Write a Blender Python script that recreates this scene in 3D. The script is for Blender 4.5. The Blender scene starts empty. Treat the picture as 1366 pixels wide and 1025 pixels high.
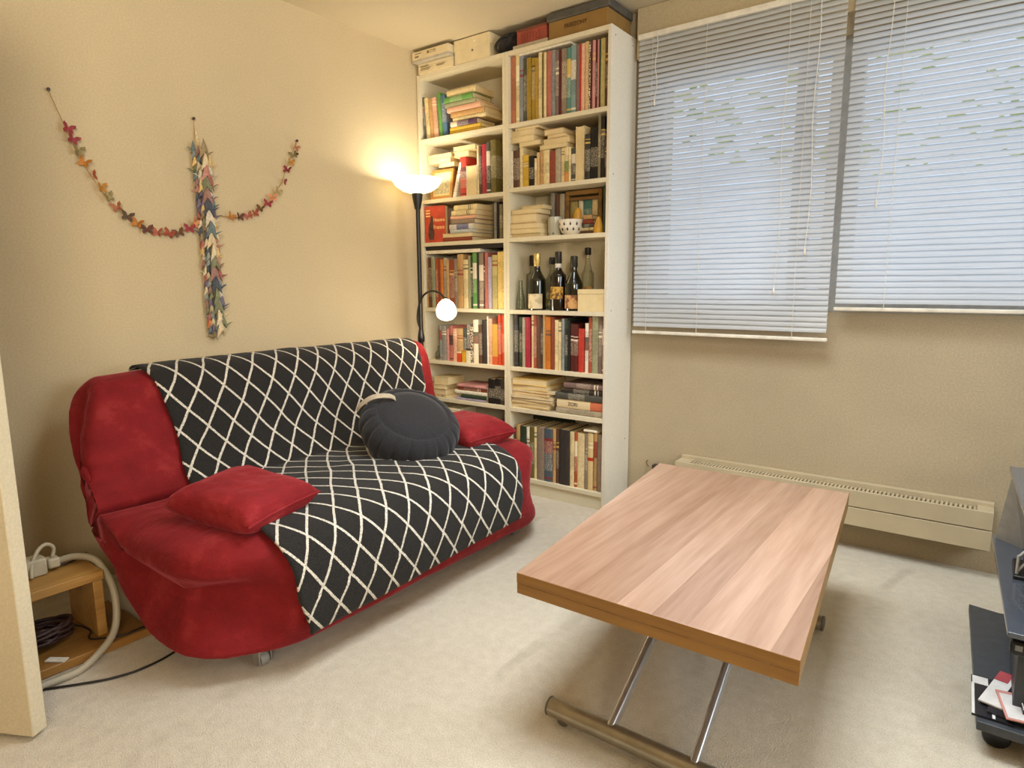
import bpy, bmesh, math, random, json
from mathutils import Vector, Matrix, noise
R = math.radians; PI = math.pi
S = bpy.context.scene; COL = S.collection
random.seed(7)

# ------------------------------------------------------------------ colour and materials
def rgb(h, a=1.0):
    h = h.lstrip('#'); v = [int(h[i:i+2], 16)/255 for i in (0, 2, 4)]
    return tuple((c/12.92 if c <= .04045 else ((c+.055)/1.055)**2.4) for c in v) + (a,)
MATS = {}
class Nodes:
    def __init__(s, name):
        s.m = bpy.data.materials.new(name); s.m.use_nodes = True
        s.t = s.m.node_tree; s.b = s.t.nodes['Principled BSDF']; s.out = s.t.nodes['Material Output']
    def n(s, kind, **kw):
        x = s.t.nodes.new(kind)
        for k, v in kw.items():
            if k in x.inputs: x.inputs[k].default_value = v
            else: setattr(x, k, v)
        return x
    def l(s, a, b): s.t.links.new(a, b)
    def coord(s, which='Object'): return s.n('ShaderNodeTexCoord').outputs[which]
    def math(s, op, a, b=None, clamp=False):
        x = s.t.nodes.new('ShaderNodeMath'); x.operation = op; x.use_clamp = clamp
        for i, v in enumerate((a, b)):
            if v is None: continue
            if isinstance(v, (int, float)): x.inputs[i].default_value = v
            else: s.l(v, x.inputs[i])
        return x.outputs[0]
    def mix(s, fac, a, b, mode='MIX'):
        x = s.t.nodes.new('ShaderNodeMix'); x.data_type = 'RGBA'; x.blend_type = mode
        for sock, v in ((x.inputs[0], fac), (x.inputs[6], a), (x.inputs[7], b)):
            if isinstance(v, (int, float, tuple)): sock.default_value = v
            else: s.l(v, sock)
        return x.outputs[2]
    def noise(s, scale, detail=3, vec=None, rough=.55):
        x = s.n('ShaderNodeTexNoise', Scale=scale, Detail=detail, Roughness=rough)
        s.l(vec if vec is not None else s.coord(), x.inputs['Vector']); return x.outputs['Fac']
    def ramp(s, fac, stops, interp='LINEAR'):
        x = s.t.nodes.new('ShaderNodeValToRGB'); x.color_ramp.interpolation = interp
        e = x.color_ramp.elements
        while len(e) < len(stops): e.new(.5)
        for i, (p, c) in enumerate(stops): e[i].position = p; e[i].color = c
        s.l(fac, x.inputs[0]); return x.outputs[0]
    def mapped(s, scale=(1, 1, 1), which='Object', rot=(0, 0, 0)):
        x = s.n('ShaderNodeMapping'); x.inputs['Scale'].default_value = scale; x.inputs['Rotation'].default_value = rot
        s.l(s.coord(which), x.inputs['Vector']); return x.outputs[0]
    def bump(s, h, strength=.3, dist=.01):
        x = s.n('ShaderNodeBump', Strength=strength, Distance=dist); s.l(h, x.inputs['Height'])
        s.l(x.outputs[0], s.b.inputs['Normal'])
    def set(s, **kw):
        for k, v in kw.items(): s.b.inputs[k.replace('_', ' ')].default_value = v
        return s

def plain(name, hexc, rough=.5, metal=0, var=.06, scale=25, bump=0, **kw):
    if name in MATS: return MATS[name]
    N = Nodes(name); c = rgb(hexc)
    f = N.noise(scale, 4)
    lo = tuple(x*(1-var*2) for x in c[:3])+(1,); hi = tuple(min(1, x*(1+var*2)) for x in c[:3])+(1,)
    N.l(N.ramp(f, [(.3, lo), (.7, hi)]), N.b.inputs['Base Color'])
    N.set(Roughness=rough, Metallic=metal)
    for k, v in kw.items(): N.b.inputs[k.replace('_', ' ')].default_value = v
    if bump: N.bump(N.noise(scale*6, 3), bump, .002)
    MATS[name] = N.m; return N.m

def emissive(name, hexc, strength, base='#ffffff'):
    N = Nodes(name); N.set(Base_Color=rgb(base), Roughness=.4, Emission_Color=rgb(hexc), Emission_Strength=strength)
    # soft mottling so the glow is not dead flat
    f = N.noise(18, 2)
    N.l(N.math('MULTIPLY', N.math('ADD', N.math('MULTIPLY', f, .12), .94), strength), N.b.inputs['Emission Strength'])
    MATS[name] = N.m; return N.m

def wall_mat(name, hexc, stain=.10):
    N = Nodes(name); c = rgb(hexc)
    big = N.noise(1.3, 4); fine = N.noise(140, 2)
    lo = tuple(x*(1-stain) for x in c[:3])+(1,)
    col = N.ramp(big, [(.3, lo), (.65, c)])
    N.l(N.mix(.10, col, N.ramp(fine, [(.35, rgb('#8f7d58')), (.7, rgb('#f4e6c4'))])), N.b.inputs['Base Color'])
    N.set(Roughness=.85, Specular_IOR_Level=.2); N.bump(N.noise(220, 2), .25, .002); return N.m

def carpet_mat():
    N = Nodes('carpet'); fine = N.noise(260, 2); mid = N.noise(28, 4); big = N.noise(1.6, 5, rough=.65)
    v = N.n('ShaderNodeTexVoronoi', Scale=1.4); wob = N.n('ShaderNodeTexNoise', Scale=2.5, Detail=3)
    N.l(N.coord(), wob.inputs['Vector']); N.l(wob.outputs['Color'], v.inputs['Vector'])
    base = N.ramp(big, [(.28, rgb('#c3b79f')), (.6, rgb('#d5cab5')), (.8, rgb('#dacfbb'))])
    base = N.mix(.35, base, N.ramp(mid, [(.3, rgb('#b8ab92')), (.7, rgb('#e0d6c3'))]))
    base = N.mix(.28, base, N.ramp(fine, [(.3, rgb('#8f8168')), (.7, rgb('#f3ead9'))]))
    # faint worn scuff lines wandering over the pile
    w = N.n('ShaderNodeTexWave', Scale=.55, Distortion=7, Detail=3); N.l(N.coord(), w.inputs['Vector'])
    scuff = N.ramp(w.outputs['Fac'], [(0, (1, 1, 1, 1)), (.035, (0, 0, 0, 1)), (1, (0, 0, 0, 1))])
    sm = N.math('MULTIPLY', scuff, N.ramp(big, [(.5, (0, 0, 0, 1)), (.62, (.42, .42, .42, 1))]))
    N.l(N.mix(sm, base, rgb('#85765d')), N.b.inputs['Base Color'])
    N.set(Roughness=.95, Specular_IOR_Level=.08, Sheen_Weight=.12)
    h = N.math('ADD', N.math('MULTIPLY', fine, .7), N.math('MULTIPLY', mid, .9)); N.bump(h, .75, .012); return N.m

def wood_mat(name, light, dark, plank=0, axis='Y', rough=.38, scale=1.0, planks=None):
    """plank: plank width in metres across X (0 = solid board)"""
    N = Nodes(name)
    sc = (9, .55, 9) if axis == 'Y' else ((.55, 9, 9) if axis == 'X' else (9, 9, .55))
    vec = N.mapped(tuple(x*scale for x in sc))
    if plank:
        sep = N.n('ShaderNodeSeparateXYZ'); N.l(N.coord(), sep.inputs[0])
        idx = N.math('FLOOR', N.math('DIVIDE', sep.outputs[0], plank))
        wn = N.n('ShaderNodeTexWhiteNoise', noise_dimensions='1D'); N.l(idx, wn.inputs['W'])
        add = N.n('ShaderNodeVectorMath', operation='MULTIPLY_ADD')
        N.l(wn.outputs['Color'], add.inputs[0]); add.inputs[1].default_value = (30, 30, 30); N.l(vec, add.inputs[2]); vec = add.outputs[0]
    d = N.n('ShaderNodeTexNoise', Scale=1.0, Detail=5, Distortion=.9); N.l(vec, d.inputs['Vector'])
    fib = N.n('ShaderNodeTexNoise', Scale=9.0, Detail=3); N.l(vec, fib.inputs['Vector'])
    f = N.math('ADD', N.math('MULTIPLY', d.outputs['Fac'], .7), N.math('MULTIPLY', fib.outputs['Fac'], .3))
    col = N.ramp(f, [(.32, rgb(dark)), (.5, N_lerp(dark, light)), (.68, rgb(light))])
    if plank:
        tint = N.ramp(wn.outputs['Value'], [(0, (.86, .80, .76, 1)), (.5, (1, .97, .95, 1)), (1, (1.12, 1.08, 1.05, 1))])
        col = N.mix(1, col, tint, 'MULTIPLY')
    N.l(col, N.b.inputs['Base Color']); N.set(Roughness=rough); N.bump(f, .06, .002); return N.m
def N_lerp(a, b): return tuple((x+y)/2 for x, y in zip(rgb(a), rgb(b)))

PAL = {'salmon':('#b9785a','salmon brown'),'cream':('#dcc896','cream'),'greyblue':('#8b8f90','grey blue'),'slate':('#4f4f46','dark slate'),'mustard':('#9a7d2c','mustard'),
 'ochre':('#a88634','ochre'),'olive':('#6b6030','olive'),'dustyrose':('#b06a5c','dusty rose'),'mauve':('#7a635c','dull mauve'),'maroon':('#54201a','maroon'),'taupe':('#8a7866','taupe'),
 'teal':('#4f7f74','teal'),'steel':('#7d938f','steel blue'),'red':('#b8382a','red'),'peach':('#dba98c','peach'),'sand':('#c9a877','sand'),'speckle':('#b9a98a','speckled'),
 'pink':('#c48a84','pink'),'darkgreen':('#33402e','dark green'),'paleolive':('#b2a468','pale olive'),'brown':('#5d4130','brown'),'white':('#e6ddc6','white'),'yellow':('#d0a93c','yellow'),
 'black':('#1e1a17','black'),'tan':('#bb9460','tan'),'redbrown':('#8a4430','red brown'),'greybeige':('#a89c84','grey beige'),'tricolor':('#d8c08a','green and orange banded'),'charcoal':('#3a3530','charcoal'),
 'greyolive':('#7c7356','grey olive'),'grey':('#8e8a80','grey'),'crimson':('#a02a38','crimson'),'terracotta':('#a14f38','terracotta'),'orange':('#c27226','orange'),'bandwhite':('#d9cdb0','white banded'),
 'sage':('#9a9a78','sage'),'yellowcream':('#dcbd70','pale yellow'),'zine':('#dcc9a0','white and orange'),'slateblue':('#4f5a63','slate blue'),'rust':('#a5522c','rust'),'reddot':('#d3bb85','cream red-dotted'),
 'green':('#5f9148','green'),'blue':('#4b6a86','blue'),'banddark':('#4a2c3a','dark purple'),'bandblue':('#4d5f8f','blue and white'),'paleblue':('#b3b8b6','pale blue'),'lavender':('#a79cb0','lavender'),
 'ochrered':('#c9963e','ochre and red'),'redorange':('#c4492a','red orange')}
ACC = ['#efe2bd', '#2a211a', '#d8b45a', '#8e2a22', '#e9dcc6', '#4a4a4a']
def cover_mat(col, style, axis):
    key = ('cover', col, style, axis)
    if key in MATS: return MATS[key]
    N = Nodes('cover_%s' % col); base = rgb(PAL[col][0]); rs = random.Random(str(key))
    acc = rgb(rs.choice(ACC)); acc2 = rgb(rs.choice(ACC))
    sep = N.n('ShaderNodeSeparateXYZ'); N.l(N.coord('Generated'), sep.inputs[0]); t = sep.outputs[{'X':0,'Z':2}[axis]]
    worn = N.ramp(N.noise(60, 4), [(.3, tuple(x*.82 for x in base[:3])+(1,)), (.7, tuple(min(1, x*1.12) for x in base[:3])+(1,))])
    stops = None; c = worn
    if col == 'tricolor': stops = [(0, rgb('#c9782e')), (.3, rgb('#6f8a4a')), (.6, rgb('#e0d0a4'))]
    elif col == 'bandwhite': stops = [(0, rgb('#e0d4ba')), (.45, rgb('#6a2a22')), (.62, rgb('#2a2420')), (.72, rgb('#e6dcc4'))]
    elif col == 'banddark': stops = [(0, rgb('#e3d6bf')), (.26, rgb('#46304a')), (.9, rgb('#5b3a4c'))]
    elif col == 'bandblue': stops = [(0, rgb('#cfc6b4')), (.3, rgb('#3c4a86')), (.8, rgb('#d9d2c0'))]
    elif col == 'zine': stops = [(0, rgb('#ddcaa0')), (.72, rgb('#c9532a'))]
    elif col == 'ochrered': stops = [(0, rgb('#c4462a')), (.2, rgb('#c99a44'))]
    elif col == 'speckle': c = N.mix(N.ramp(N.noise(160, 2), [(.48, (0, 0, 0, 1)), (.55, (1, 1, 1, 1))]), rgb('#4a3026'), rgb('#e6d9be'))
    elif style == 2: a = rs.uniform(.6, .8); stops = [(0, base), (a, acc), (a+.035, base), (a+.08, acc), (a+.1, base)]
    elif style == 3: a = rs.uniform(.45, .6); stops = [(0, base), (.05, acc), (.08, base), (a, acc), (a+.28, base)]
    if stops: c = N.mix(.82, worn, N.ramp(t, stops, 'CONSTANT'))
    if style in (1, 2, 3) and col not in ('reddot',):       # rows of print running along the spine
        v = N.mapped((520, 520, 300) if axis == 'Z' else (300, 520, 520))
        k = N.n('ShaderNodeTexNoise', Scale=1.0, Detail=1); N.l(v, k.inputs['Vector'])
        ink = N.ramp(k.outputs['Fac'], [(.52, (0, 0, 0, 1)), (.56, (1, 1, 1, 1))])
        lo = rs.uniform(.15, .35); hi = rs.uniform(.6, .85)
        win = N.math('MULTIPLY', N.math('GREATER_THAN', t, lo), N.math('LESS_THAN', t, hi))
        lum = sum(base[:3])/3
        c = N.mix(N.math('MULTIPLY', N.math('MULTIPLY', ink, win), .5), c, rgb('#2c221a') if lum > .22 else rgb('#e8dcc0'))
    if col == 'reddot':
        d = N.math('LESS_THAN', N.math('ABSOLUTE', N.math('SUBTRACT', t, .55)), .03)
        c = N.mix(d, c, rgb('#b23a22'))
    N.l(c, N.b.inputs['Base Color']); N.set(Roughness=.55, Specular_IOR_Level=.3)
    MATS[key] = N.m; return N.m
def page_mat():
    if 'pages' in MATS: return MATS['pages']
    N = Nodes('pages'); f = N.noise(1.0, 3, N.mapped((500, 500, 500)))
    g = N.noise(7, 2)
    c = N.mix(.5, N.ramp(f, [(.3, rgb('#b79d6c')), (.7, rgb('#ead9ae'))]), N.ramp(g, [(.3, rgb('#cdb582')), (.7, rgb('#e6d5aa'))]))
    N.l(c, N.b.inputs['Base Color']); N.set(Roughness=.9, Specular_IOR_Level=.1); MATS['pages'] = N.m; return N.m

# ------------------------------------------------------------------ objects
def tag(o, label=None, cat=None, group=None, kind=None):
    if label: o['label'] = label
    if cat: o['category'] = cat
    if group: o['group'] = group
    if kind: o['kind'] = kind
    return o
def empty(name, loc, label=None, cat=None, group=None, kind=None):
    o = bpy.data.objects.new(name, None); COL.objects.link(o); o.location = loc; o.empty_display_size = .05
    return tag(o, label, cat, group, kind)
def rootloc(p):
    v = Vector((0, 0, 0))
    while p is not None: v = v + p.location; p = p.parent
    return v
def link(name, bm, mats, parent=None, origin=None, smooth=None, bevel=0, seg=2):
    """bm in world coordinates -> one mesh object under parent (or with its origin at `origin`)"""
    off = rootloc(parent) if parent is not None else Vector(origin if origin is not None else (0, 0, 0))
    bmesh.ops.translate(bm, verts=bm.verts, vec=-off)
    me = bpy.data.meshes.new(name); bm.normal_update(); bm.to_mesh(me); bm.free()
    for m in (mats if isinstance(mats, (list, tuple)) else [mats]): me.materials.append(m)
    if smooth is not None:
        for p in me.polygons: p.use_smooth = True
        if smooth < 180: me.set_sharp_from_angle(angle=R(smooth))
    o = bpy.data.objects.new(name, me); COL.objects.link(o)
    if parent is not None: o.parent = parent
    else: o.location = off
    if bevel:
        b = o.modifiers.new('bevel', 'BEVEL'); b.width = bevel; b.segments = seg; b.limit_method = 'ANGLE'; b.angle_limit = R(40)
        if smooth is None:
            for p in me.polygons: p.use_smooth = True
            me.set_sharp_from_angle(angle=R(50))
    return o
def BM(): return bmesh.new()
def box(bm, x0, x1, y0, y1, z0, z1, mi=0, M=None):
    vs = [bm.verts.new(Vector(c) if M is None else M @ Vector(c)) for c in
          [(x0,y0,z0),(x1,y0,z0),(x1,y1,z0),(x0,y1,z0),(x0,y0,z1),(x1,y0,z1),(x1,y1,z1),(x0,y1,z1)]]
    for f in [(3,2,1,0),(4,5,6,7),(0,1,5,4),(1,2,6,5),(2,3,7,6),(3,0,4,7)]:
        bm.faces.new([vs[i] for i in f]).material_index = mi
    return bm
def extrude_poly(bm, pts, vec, mi=0):
    """closed planar polygon (world points) pushed along vec"""
    a = [bm.verts.new(p) for p in pts]; b = [bm.verts.new(Vector(p)+Vector(vec)) for p in pts]; n = len(pts)
    bm.faces.new(a[::-1]).material_index = mi; bm.faces.new(b).material_index = mi
    for i in range(n): bm.faces.new([a[i], a[(i+1) % n], b[(i+1) % n], b[i]]).material_index = mi
    return bm
def frame_at(d):
    d = d.normalized(); u = Vector((0, 0, 1)) if abs(d.z) < .9 else Vector((1, 0, 0))
    x = d.cross(u).normalized(); return x, x.cross(d).normalized()
def tube(bm, pts, r, n=10, cap=True, mi=0):
    pts = [Vector(p) for p in pts]; rings = []; px = None
    for i, p in enumerate(pts):
        d = (pts[min(i+1, len(pts)-1)]-pts[max(i-1, 0)])
        x, y = frame_at(d)
        if px is not None:
            x = (px - d.normalized()*px.dot(d.normalized())).normalized(); y = d.normalized().cross(x)*-1
            y = x.cross(d.normalized()).normalized()
        px = x; rr = r[i] if isinstance(r, (list, tuple)) else r
        rings.append([bm.verts.new(p+(x*math.cos(a)+y*math.sin(a))*rr) for a in [2*PI*k/n for k in range(n)]])
    for a, b in zip(rings, rings[1:]):
        for k in range(n): bm.faces.new([a[k], b[k], b[(k+1) % n], a[(k+1) % n]]).material_index = mi
    if cap:
        bm.faces.new(rings[0]).material_index = mi; bm.faces.new(rings[-1][::-1]).material_index = mi
    bmesh.ops.recalc_face_normals(bm, faces=bm.faces); return bm
def lathe(bm, prof, c=(0, 0, 0), n=28, mi=0, M=None, fn=None, recalc=True):
    c = Vector(c); rings = []
    for r, z in prof:
        if r < 1e-5: rings.append([bm.verts.new(tf(Vector((0, 0, z)), M)+c)])
        else: rings.append([bm.verts.new(tf(Vector((r*math.cos(2*PI*k/n)*(fn(k/n, r, z) if fn else 1), r*math.sin(2*PI*k/n)*(fn(k/n, r, z) if fn else 1), z)), M)+c) for k in range(n)])
    for a, b in zip(rings, rings[1:]):
        for k in range(n):
            q = (k+1) % n
            if len(a) == 1 and len(b) == 1: continue
            if len(a) == 1: f = [a[0], b[q], b[k]]
            elif len(b) == 1: f = [a[k], a[q], b[0]]
            else: f = [a[k], a[q], b[q], b[k]]
            bm.faces.new(f).material_index = mi
    if recalc: bmesh.ops.recalc_face_normals(bm, faces=bm.faces)
    return bm
def tf(v, M): return v if M is None else M @ v
def spline(pts, per=8, closed=False):
    P = [Vector(p) for p in pts]; n = len(P); out = []
    for i in range(n if closed else n-1):
        g = (lambda k: P[k % n]) if closed else (lambda k: P[max(0, min(n-1, k))])
        p0, p1, p2, p3 = g(i-1), g(i), g(i+1), g(i+2)
        for j in range(per):
            t = j/per
            out.append(.5*((2*p1)+(p2-p0)*t+(2*p0-5*p1+4*p2-p3)*t*t+(3*p1-p0-3*p2+p3)*t**3))
    if not closed: out.append(P[-1])
    return out
def text(body, size, loc, rot, mat, parent, name='lettering', extrude=.0004, bold=0, sx=1):
    cu = bpy.data.curves.new('txt', 'FONT'); cu.body = body; cu.size = size; cu.extrude = extrude; cu.offset = bold
    cu.align_x = 'CENTER'; cu.align_y = 'CENTER'
    o = bpy.data.objects.new('txt', cu); COL.objects.link(o); bpy.context.view_layer.update()
    me = bpy.data.meshes.new_from_object(o.evaluated_get(bpy.context.evaluated_depsgraph_get()))
    bpy.data.objects.remove(o)
    me.transform(Matrix.Translation(loc) @ rot.to_4x4() @ Matrix.Diagonal((sx, 1, 1, 1)))
    me.transform(Matrix.Translation(-rootloc(parent)))
    me.materials.clear(); me.materials.append(mat)
    t = bpy.data.objects.new(name, me); COL.objects.link(t); t.parent = parent; return t
FACE_FRONT = Matrix.Rotation(PI/2, 3, 'X')       # text reading along +X, facing -Y

# ------------------------------------------------------------------ camera
cam = bpy.data.cameras.new('camera'); co = bpy.data.objects.new('camera', cam); COL.objects.link(co)
cam.sensor_fit = 'HORIZONTAL'; cam.sensor_width = 36; cam.lens = 867.7/1366*36; cam.clip_start = .02
co.matrix_world = (Matrix.Translation((2.83, -3.16, 1.176)) @ Matrix.Rotation(R(36.662), 4, 'Z')
                   @ Matrix.Rotation(R(90-8.764), 4, 'X') @ Matrix.Rotation(R(-.338), 4, 'Z'))
S.camera = co

# ------------------------------------------------------------------ the room
W = wall_mat('plaster_warm', '#cdbb96'); WB = wall_mat('plaster_shaded_window_wall', '#b0a083', .18)  # window wall: same plaster, its lack of daylight put into a darker colour
CEIL = wall_mat('ceiling_paint', '#d6c9aa', .06)
XR, YB, HC = 4.45, -5.2, 2.4995
def struct(name, bm, m, **k): return tag(link(name, bm, m, **k), kind='structure')
struct('floor', box(BM(), -.12, XR+.12, YB-.12, .3, -.1, 0), carpet_mat())
struct('ceiling', box(BM(), -.12, XR+.12, YB-.12, .3, HC, HC+.12), CEIL)
struct('wall_left', box(BM(), -.12, 0, YB, .3, 0, HC), W)
struct('wall_right', box(BM(), XR, XR+.12, YB, .3, 0, HC), W)
struct('wall_rear', box(BM(), 0, XR, YB-.12, YB, 0, HC), W)
WX0, WX1, WZ0, WZ1 = 1.345, 4.1, 1.045, 2.19
b = BM(); box(b, 0, XR, 0, .3, 0, WZ0); box(b, 0, XR, 0, .3, WZ1, HC); box(b, 0, WX0, 0, .3, WZ0, WZ1); box(b, WX1, XR, 0, .3, WZ0, WZ1)
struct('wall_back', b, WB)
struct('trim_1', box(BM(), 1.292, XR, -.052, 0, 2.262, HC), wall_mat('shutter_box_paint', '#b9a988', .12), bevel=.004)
b = BM()
struct('baseboard_left', box(BM(), 0, .012, -2.05, -.3, 0, .07), wall_mat('skirting_paint', '#cdb68a'))
# window behind the blinds: frame, mullions, panes
wf = plain('window_frame_paint', '#b9b7b0', .45)
b = BM()
FR = [(WX0, WX0+.05), (2.03, 2.105), (2.17, 2.295), (3.1, 3.17), (WX1-.05, WX1)]
for x0, x1 in FR: box(b, x0, x1, .05, .10, WZ0, WZ1)
for i in range(len(FR)-1):
    for z0, z1 in ((WZ0, WZ0+.05), (WZ1-.05, WZ1)): box(b, FR[i][1], FR[i+1][0], .05, .10, z0, z1)
win = struct('window_1', b, wf)
N = Nodes('window_glass'); tr = N.n('ShaderNodeBsdfTransparent', Color=(.93, .96, 1, 1)); gl = N.n('ShaderNodeBsdfGlossy', Roughness=.02)
mx = N.n('ShaderNodeMixShader'); fr = N.n('ShaderNodeFresnel', IOR=1.45); N.l(fr.outputs[0], mx.inputs[0]); N.l(tr.outputs[0], mx.inputs[1]); N.l(gl.outputs[0], mx.inputs[2]); N.l(mx.outputs[0], N.out.inputs[0])
GLASS_PANE = N.m
for i in range(len(FR)-1): link('pane', box(BM(), FR[i][1], FR[i+1][0], .07, .076, WZ0+.05, WZ1-.05), GLASS_PANE, win)

# open door leaf at the left edge of the view
dp = wall_mat('door_paint', '#cfc3a6', .10)
A = Vector((.905, -2.675, 0)); d = Vector((-.885, -.466, 0)).normalized(); nrm = Vector((-d.y, d.x, 0))
if nrm.dot(Vector((-.3, 1, 0))) < 0: nrm = -nrm
def leaf(bm, s0, s1, t0, t1, z0, z1):
    pts = [A+d*s0+nrm*t0, A+d*s1+nrm*t0, A+d*s1+nrm*t1, A+d*s0+nrm*t1]
    return extrude_poly(bm, [p+Vector((0, 0, z0)) for p in pts], (0, 0, z1-z0))
b = BM(); leaf(b, 0, .84, 0, .044, .012, 2.04); bmesh.ops.recalc_face_normals(b, faces=b.faces)
door = struct('door_1', b, dp, bevel=.003)
hm = plain('brushed_steel', '#b9b4aa', .3, 1)
b = BM(); leaf(b, .03, .10, -.008, 0, .95, 1.15); bmesh.ops.recalc_face_normals(b, faces=b.faces); hp = link('handle', b, hm, door, bevel=.002)
p0 = A+d*.065+Vector((0, 0, 1.08)); b = BM(); tube(b, [p0-nrm*.005, p0-nrm*.05, p0-nrm*.055+d*.02, p0-nrm*.055+d*.12], .009, 12); link('lever', b, hm, hp, smooth=60)
b = BM(); leaf(b, -.0015, 0, .011, .033, 1.0, 1.16); bmesh.ops.recalc_face_normals(b, faces=b.faces); link('latch_plate', b, hm, door)

# ------------------------------------------------------------------ blinds
N = Nodes('blind_slat'); N.set(Base_Color=rgb('#e4e4e2'), Roughness=.42)
tl = N.n('ShaderNodeBsdfTranslucent', Color=rgb('#e8eff8')); ad = N.n('ShaderNodeMixShader', Fac=.36)
N.l(N.b.outputs[0], ad.inputs[1]); N.l(tl.outputs[0], ad.inputs[2]); N.l(ad.outputs[0], N.out.inputs[0])
f = N.noise(2.0, 3); N.l(N.ramp(f, [(.3, rgb('#c6c8ca')), (.7, rgb('#d5d7d9'))]), N.b.inputs['Base Color'])
SLAT = N.m
rail = plain('blind_rail', '#dcd5c4', .4); cordm = plain('blind_cord', '#d8d3c6', .8)
def blind(x0, x1, zt, zb, yc, label, tilt, cords, wand, sag=0):
    t = empty('venetian_blind', ((x0+x1)/2, yc, zb), label, 'blind')
    link('headrail', box(BM(), x0, x1, yc-.016, yc+.016, zt, zt+.026), rail, t, bevel=.003)
    b = BM(); pitch = .0238; n = int((zt-zb-.02)/pitch); rs = random.Random(3)
    hw = .0132; NS = 6
    for i in range(n):
        z = zt-.012-i*pitch; a = R(tilt+rs.uniform(-1.6, 1.6)); xs = [x0+.004+(x1-x0-.008)*k/8 for k in range(9)]
        w = [rs.uniform(-.0012, .0012) for _ in xs]
        rows = []
        for x, dz in zip(xs, w):
            rows.append([b.verts.new((x, yc+hw*s*math.cos(a)+.0046*(1-s*s)*-math.sin(a), z+dz+hw*s*math.sin(a)+.0046*(1-s*s)*math.cos(a))) for s in [-1+2*k/(NS-1) for k in range(NS)]])
        for r0, r1 in zip(rows, rows[1:]):
            for k in range(NS-1): b.faces.new([r0[k], r1[k], r1[k+1], r0[k+1]])
    link('slats', b, SLAT, t, smooth=180)
    link('bottom_rail', box(BM(), x0, x1, yc-.013, yc+.013, zb, zb+.016), rail, t, bevel=.004)
    for cx in cords:
        b = BM(); tube(b, [(cx, yc-.0155, zt), (cx, yc-.0165, (zt+zb)/2), (cx, yc-.0155, zb+.01)], .0011, 5); link('ladder_cord', b, cordm, t)
    for wx, wz, r in wand:
        b = BM(); pts = [(wx, yc-.022, zt+.005)]
        for k in range(1, 9): pts.append((wx+.006*math.sin(k*1.3), yc-.024, zt+(wz-zt)*k/8))
        tube(b, pts, r, 6); w_ = link('pull_cord', b, cordm, t)
        b = BM(); lathe(b, [(0, 0), (.004, .002), (.005, .02), (.0015, .035), (0, .036)], (pts[-1][0], pts[-1][1], wz-.03), 8); link('tassel', b, cordm, w_, smooth=60)
    return t
blind(1.317, 2.243, 2.337, .918, -.074, 'long white venetian blind on the left, hanging lower, beside the bookcase', 60, [1.395, 1.66, 2.10], [(1.42, 2.05, .0016), (2.14, 1.32, .0016), (2.02, 1.15, .0012)])
blind(2.262, 3.62, 2.345, 1.053, -.074, 'wide white venetian blind on the right, shorter than the other blind', 60, [2.45, 2.95, 3.45], [(2.40, 1.5, .0016)])

# a tree outside, glimpsed through the slats
tree = empty('tree', (1.9, 4.2, -1.5), 'leafy green tree outside the window, glimpsed between blind slats', 'tree')
b = BM(); tube(b, [(1.9, 4.2, -1.5), (1.95, 4.25, .2), (1.9, 4.2, .6), (1.95, 4.3, 1.0)], [.16, .13, .1, .05], 10)
link('trunk', b, plain('bark', '#4d3f30', .9), tree, smooth=60)
b = BM(); rs = random.Random(5)
for k in range(550):
    th = rs.uniform(0, 2*PI); ph = math.acos(rs.uniform(-1, 1)); rr = rs.uniform(.55, 1)**.5
    c = Vector((1.9+2.4*rr*math.sin(ph)*math.cos(th), 4.3+1.4*rr*math.sin(ph)*math.sin(th), 3.3+1.15*rr*math.cos(ph)))
    q = Matrix.Rotation(rs.uniform(0, 6), 3, 'Z') @ Matrix.Rotation(rs.uniform(-1, 1), 3, 'X'); s = rs.uniform(.07, .14)
    b.faces.new([b.verts.new(c+q @ Vector(v)*s) for v in ((-1, 0, 0), (0, -.5, .1), (1, 0, 0), (0, .5, .1))])
N = Nodes('leaves'); N.l(N.ramp(N.noise(3, 3), [(.3, rgb('#93a85a')), (.7, rgb('#d8d27a'))]), N.b.inputs['Base Color']); N.set(Roughness=.7)
lf = link('foliage', b, N.m, tree)
lf['kind'] = 'stuff'

# ------------------------------------------------------------------ bookcases and what is on them
BWH = wall_mat('bookcase_white', '#dbd1b4', .05); BWS = wall_mat('bookcase_white_cool_lit', '#d9d2c2', .05)  # outer side panel: same white with cool light from the right tinted in
dark = plain('screw_hole_dark', '#5a5148', .7)
def bookcase(x0, x1, shelves, label, right_m):
    t = empty('bookcase', ((x0+x1)/2, -.145, 0), label, 'bookcase', 'pair of white bookcases')
    f, k = -.278, -.0125
    link('side_panel', box(BM(), x0, x0+.019, f, k, 0, 2.37), BWH, t, bevel=.0012)
    r = link('side_panel', box(BM(), x1-.019, x1, f, k, 0, 2.37), right_m, t, bevel=.0012)
    if right_m is BWS:
        for y, z in ((-.24, 1.04), (-.06, 1.04), (-.24, 2.33), (-.06, 2.33), (-.24, 1.70), (-.06, .35)):
            b = BM(); lathe(b, [(0, 0), (.0035, 0), (.0035, .0006), (0, .0006)], (0, 0, 0), 10, M=Matrix.Translation((x1, y, z)) @ Matrix.Rotation(PI/2, 4, 'Y')); link('screw_hole', b, dark, r)
    link('top_board', box(BM(), x0+.019, x1-.019, f+.001, k, 2.348, 2.37), BWH, t, bevel=.001)
    for z in shelves: link('shelf', box(BM(), x0+.0192, x1-.0192, f+.0015, k-.006, z-.022, z), BWH, t, bevel=.001)
    link('back_panel', box(BM(), x0+.019, x1-.019, k-.005, k, .02, 2.348), BWH, t)
    link('plinth', box(BM(), x0+.019, x1-.019, f+.012, f+.03, 0, .07), BWH, t)
    return t
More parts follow.
